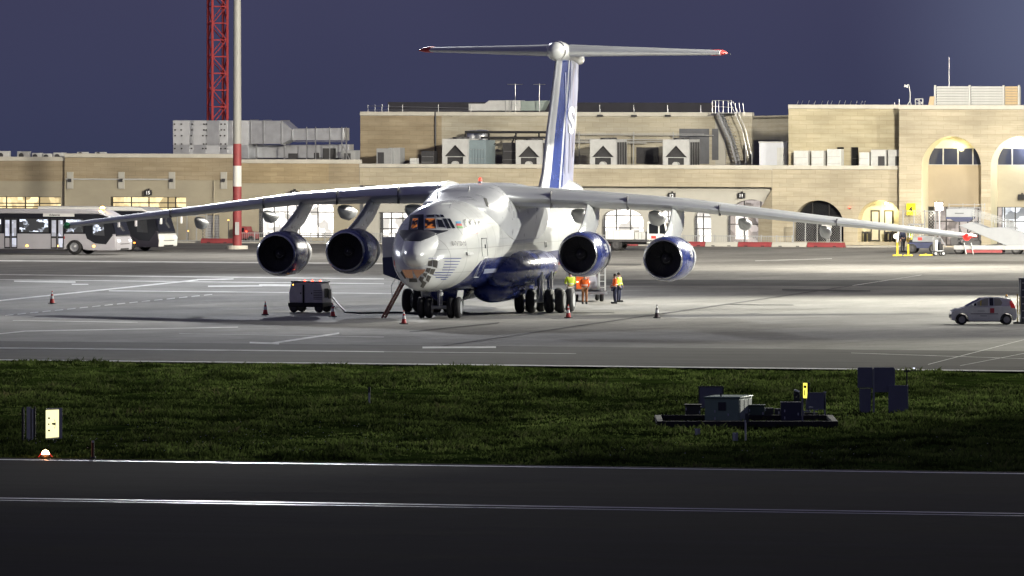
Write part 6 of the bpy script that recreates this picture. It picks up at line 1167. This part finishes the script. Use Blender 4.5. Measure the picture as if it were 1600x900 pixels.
MB().box(-.68,.68,0,2.4,.05,.92).build('cabinet', GREENP, t, bevel=.02); MB().box(-.72,.72,-.04,2.44,.922,.99).build('lid', GREENP, t, bevel=.02); f = MB().box(-.14,.16,-.03,-.002,.46,.78).build('vent', DARK, t); MB().box(-.64,.64,-.015,0.0,.08,.43).build('door_panel', GREENP, t)
for k in range(3): MB().box(.682,.7,.15+k*.75,.78+k*.75,.1,.86).build('side_door', M('mottled_pale_paint', (.36,.42,.38), .6, var=.35, vs=4), t, bevel=.01)  # right side doors paler and blotchier than the cabinet
MB().cyl((-.1,.3,.99),(-.1,.3,1.12),.03).build('bolt', DARK, t)
t = field('small_cabinet', 'small dark green cabinet just right of the green kiosk', 'cabinet', 1182, 658); MB().box(-.32,.32,0,.6,0,.58).build('cabinet', GREEND, t, bevel=.02); MB().box(-.35,.35,-.03,.63,.582,.63).build('lid', GREEND, t)
t = field('small_cabinet', 'low dark box left of the green kiosk', 'cabinet', 1083, 656); MB().box(-.3,.3,0,.6,0,.55).build('cabinet', M('brown_black_paint',(.06,.055,.055),.6,var=.2), t, bevel=.02); MB().box(-.33,.33,-.03,.63,.552,.6).build('lid', PLINTH, t)
t = field('small_cabinet', 'low grey brown boxes between the green cabinet and the navy box', 'cabinet', 1207, 657); MB().box(-.3,.05,0,.5,0,.48).box(.08,.34,.05,.5,0,.45).build('cabinet', M('grey_brown_paint',(.08,.08,.075),.6,var=.2), t, bevel=.02)
t = field('navy_cabinet', 'dark navy metal cabinet below the small lit sign', 'cabinet', 1237, 659); MB().box(-.42,.38,0,.5,0,.76).build('cabinet', M('navy_metal',(.05,.055,.085),.5,var=.1), t, bevel=.015); MB().box(.385,.45,.02,.1,0,.95).build('post', GREY, t); MB().box(-.38,.34,-.012,0,.05,.7).build('door', M('navy_metal2',(.055,.06,.09),.5), t)
t = field('slate_panel', 'blue grey slanted panel standing right of the navy cabinet', 'panel', 1276, 650); MB().prism([(-.42,.25),(.36,.25),(.32,.92),(-.36,.92)], 'y', 0, .08).build('board', SLATE, t, bevel=.01); MB().box(.3,.36,.0,.5,0,.9).box(-.36,-.3,.1,.5,0,.5).build('leg', GREY, t); MB().box(.28,.38,-.02,.1,.90,.96).build('cap', DIRTYWHITE, t)
t = field('valve_stand', 'small cluster of pipes and valves beside the navy cabinet', 'valve', 1266, 657); MB().tube([(-.25,0,0),(-.25,0,.35),(.0,0,.35),(.0,0,.5)], .03).tube([(.15,0,0),(.15,0,.4),(.3,0,.4)], .03).build('pipe', STEEL, t); MB().lathe([(0,.08),(.03,.08)], (0,0,.5), 'z', 12, cap=True).build('valve_wheel', GALV, t); MB().box(-.3,.3,.1,.3,0,.3).build('valve_box', DARK, t)
t = field('sign_back', 'grey framed board back on posts behind the green kiosk', 'sign', 1111, 642); MB().box(-.46,.46,0,.07,.10,.95).build('board', SLATE, t, bevel=.01); MB().box(-.5,-.462,-.02,.09,0,.98).box(.462,.5,-.02,.09,0,.98).build('post', DARK, t); MB().box(-.46,.46,-.02,.09,.952,.985).build('top_rail', DARK, t)
t = field('lit_direction_sign', 'small glowing yellow sign on a post behind the navy cabinet', 'sign', 1259, 645, rz=-.9)
SY_ = M('sign_yellow_lit', (.7,.6,.1), .4, emit=(1,.86,.12), es=1.5); MB().box(-.14,.14,-.02,.10,.56,1.2).build('sign_box', DARK, t, bevel=.01); f = MB().box(-.12,.12,-.035,-.021,.58,1.18).build('lit_face', SY_, t); MB().box(-.07,.08,-.045,-.036,.98,1.08).build('mark', BLACK, t); MB().box(-.04,.0,-.045,-.036,.68,.9).build('mark', BLACK, t); MB().cyl((0,.04,0),(0,.04,.56),.03).build('post', GREY, t)
t = field('guard_lamp', 'white topped lamp on a dark box left of the small glowing sign', 'lamp', 1245, 652); MB().box(-.12,.12,0,.2,.62,1.0).build('lamp_box', DARK, t, bevel=.03); MB().obox((0,.02,1.03),(.22,.3,.07),Matrix.Rotation(.35,3,'Y')).build('visor', M('bright_visor',(.8,.8,.8),.3), t, bevel=.02); MB().cyl((0,.1,0),(0,.1,.62),.035).build('post', STEEL, t); MB().cyl((0,-.01,.8),(0,.0,.8),.05).build('lens', DGLASS, t)
for px, py, lab in ((1090,680,'short white stub post in front of the kiosk wall, left one'),(1149,689,'white stub post in the grass nearest the camera below the kiosk')): t = field('stub_post', lab, 'post', px, py); MB().box(-.1,.0,0,.1,0,.24 if px == 1090 else .3).build('pale_half', DIRTYWHITE, t, bevel=.01); MB().box(.003,.1,.0,.1,0,.24 if px == 1090 else .3).build('grey_half', GREY, t, bevel=.01)
t = field('marker_post', 'thin white post with a dark head in front of the kiosk', 'post', 1165, 688); MB().cyl((0,0,0),(0,0,.75),.035).build('stem', DIRTYWHITE, t); MB().box(-.02,.12,-.03,.06,.65,1.0).build('head', DARK, t, bevel=.02)
t = field('marker_post', 'single pale and black marker post alone in the middle of the grass', 'post', 577, 633); MB().cyl((0,0,0),(0,0,.5),.04).build('stem', DIRTYWHITE, t); MB().cyl((0,0,.5),(0,0,.72),.05).build('dark_cap', DARK, t)
t = field('marker_post', 'dark red marker post near the amber lamp at the taxiway edge', 'post', 145, 716); MB().cyl((0,0,0),(0,0,.55),.05).build('stem', M('post_dark_red',(.12,.02,.02),.5), t); MB().cyl((0,0,.55),(0,0,.62),.045).build('cap', DIRTYWHITE, t); MB().box(-.1,.1,-.1,.1,0,.04).build('base', DARK, t)
# big slate boards at the right
s = Q(645); t = field('board_cluster', 'backs of slate grey sign boards standing as a gateway in the grass', 'sign', 1380, 645); u = lambda px: (px-1380)/s; z = lambda py: (645-py)/s
for a, b, y0, y1, yy in ((1340,1363.5,606,574,0),(1365.5,1397,613,574,0),(1343,1361,645,607,.05),(1388,1418,645,602,-.1)): MB().box(u(a),u(b),yy,yy+.09,max(0,z(y0)),z(y1)).build('board', SLATE, t, bevel=.01)
for px in (1364.5,1397.6,1418.5,1366): MB().box(u(px)-.02,u(px)+.02,-.03,.12,0 if px != 1397.6 else .8,z(576 if px < 1400 else 602)).build('edge_post', GREY, t)
t = field('marker_post', 'dark stake with a small crossbar behind the slate boards', 'post', 1417, 612); MB().cyl((0,0,0),(0,0,.95),.03).build('stem', DARK, t); MB().box(-.12,.12,-.03,.03,.82,.9).build('cross_bar', DARK, t); MB().box(.1,.7,-.03,.03,.86,.89).build('side_bar', DARK, t)
t = field('apron_edge_light', 'small white light stub at the far grass edge right of the boards', 'lamp', 1428, 581); MB().cyl((0,0,0),(0,0,.12),.06).build('stub', DIRTYWHITE, t); bulb(t, (0,0,.16), .05, emis('stub_lens',(.8,.85,1),1.5), 0, None)
hm = MB().box(-.02,.02,-.035,-.016,-.05,.05).mesh('hinge', GALV)
for o in [x for x in COL.objects if x.get('category') in ('kiosk','cabinet') and x.location.y < 520]:
    for sx, zz in ((-.27,.15),(-.27,.42),(.25,.3)): piece(hm, 'hinge' if sx < 0 else 'latch', o, (sx,0,zz))
# left: sign back, lit sign, amber lamp
s = Q(690); t = field('sign_back', 'unlit dark taxiway sign seen nearly edge-on left of the glowing sign', 'sign', 45, 690, rz=0)
MB().box(-.26,-.18,0,.1,.05,1.26).build('edge_frame', DARK, t); MB().box(-.175,-.155,-.02,.0,.3,1.2).build('bright_edge', STEEL, t); MB().box(-.08,.06,-.02,.1,.02,1.27).build('end_panel', LGREY, t, bevel=.01); MB().box(.07,.11,0,.12,.05,1.26).build('edge_frame', DARK, t); MB().box(.115,.165,-.02,.08,.08,1.2).build('side_panel', DIRTYWHITE, t); MB().box(.17,.25,0,.12,.05,1.27).build('edge_frame', DARK, t); MB().box(-.15,.2,.02,.08,0,.06).build('foot', DARK, t)
t = field('lit_taxiway_sign', 'glowing pale yellow taxiway sign with black marks at the grass edge', 'sign', 82, 692, rz=-.6)
YL = M('sign_face_lit', (.8,.78,.4), .4, emit=(1,.93,.50), es=1.35); MB().prism([(-.30,.10),(.30,.16),(.30,1.28),(-.30,1.26)], 'y', 0, .2).build('sign_box', LGREY, t, bevel=.01); MB().prism([(-.29,.17),(.29,.22),(.29,1.22),(-.29,1.19)], 'y', -.02, -.002).build('lit_face', YL, t); MB().box(-.1,.1,.05,.15,0,.1).build('foot', DARK, t)
for x, zz, w_, h_ in ((-.14,.90,.08,.06),(-.15,.68,.05,.06),(-.14,.45,.08,.06),(.03,.70,.07,.06),(.11,.695,.1,.08)): MB().box(x-w_/2,x+w_/2,-.03,-.021,zz-h_/2,zz+h_/2).build('mark', BLACK, t)
MB().tube([(.11,-.025,.86),(.14,-.025,.76),(.145,-.025,.69),(.14,-.025,.61),(.11,-.025,.52)], .008, 5).build('arrow_mark', BLACK, t)
t = field('amber_guard_light', 'glowing amber ground lamp at the taxiway edge below the lit sign', 'lamp', 71, 714); MB().lathe([(0,.22),(.05,.2),(.09,.17)], (0,0,0), 'z', 18, cap=True).build('base', DARK, t); MB().bar((-.25,-.05,0),(-.12,0,.14),.03).bar((.25,-.05,0),(.12,0,.14),.03).build('bracket', RED, t)
MB().lathe([(.09,.14),(.16,.13),(.22,.09),(.25,.01)], (0,0,0), 'z', 18).build('dome', emis('amber_dome',(1,.62,.3),22), t, 60); ld = bpy.data.lights.new('lamp_light','POINT'); ld.energy = 14; ld.color = (1,.3,.08); ld.shadow_soft_size = .1; lo = bpy.data.objects.new('lamp_light', ld); COL.objects.link(lo); lo.parent = t; lo.location = (0,-.35,.22)
# lamps seen near the mast behind the long wing
for px, py, lab in ((1328,324,'small red obstruction lamp on the stone wall right of the dark arch'),):
    t = thing('obstruction_lamp', lab, 'lamp', S(SU(px,-.1),-.1,SZ(py,px,0)), -AL); MB().box(-.06,.06,-.1,.1,-.12,-.05).build('bracket', DARK, t); bulb(t, (0,-.1,0), .07, RED_L, 0, None)
for px, py, lab in ((294,361,'small amber lamp on a post left of the roller shutter'),(317,351,'small amber lamp beside the mesh fence near the mast'),(357,344,'small amber lamp just left of the striped mast')):
    t = thing('amber_lamp_post', lab, 'lamp', S(SU(px,-2.2),-2.2,.0), -AL); zl = SZ(py,px,-2.2); MB().cyl((0,0,0),(0,0,zl-.06),.03).build('post', DARK, t); bulb(t, (0,-.02,zl), .06, emis('small_amber',(1,.5,.08),6), 0, None)
# small red tug glimpsed left of the outer engine
t = thing('red_tug', 'small red tug with a lit lamp beside the striped mast', 'tractor', (*G(387,378.5),0), -AL); MB().prism([(-.8,.25),(.7,.25),(.7,.75),(.2,.8),(.1,1.15),(-.7,1.15),(-.8,.8)], 'y', -.5, .5).build('body', MAROON, t, bevel=.04)
for x in (-.5,.45):
    for y in (-.45,.45): rwheel(t, x, y, .25, .18, DARK)
bulb(t, (.1,-.52,.8), .06, RED_L, 0, None); MB().box(-.6,-.1,-.52,-.5,.75,1.05).build('cab_window', DGLASS, t)
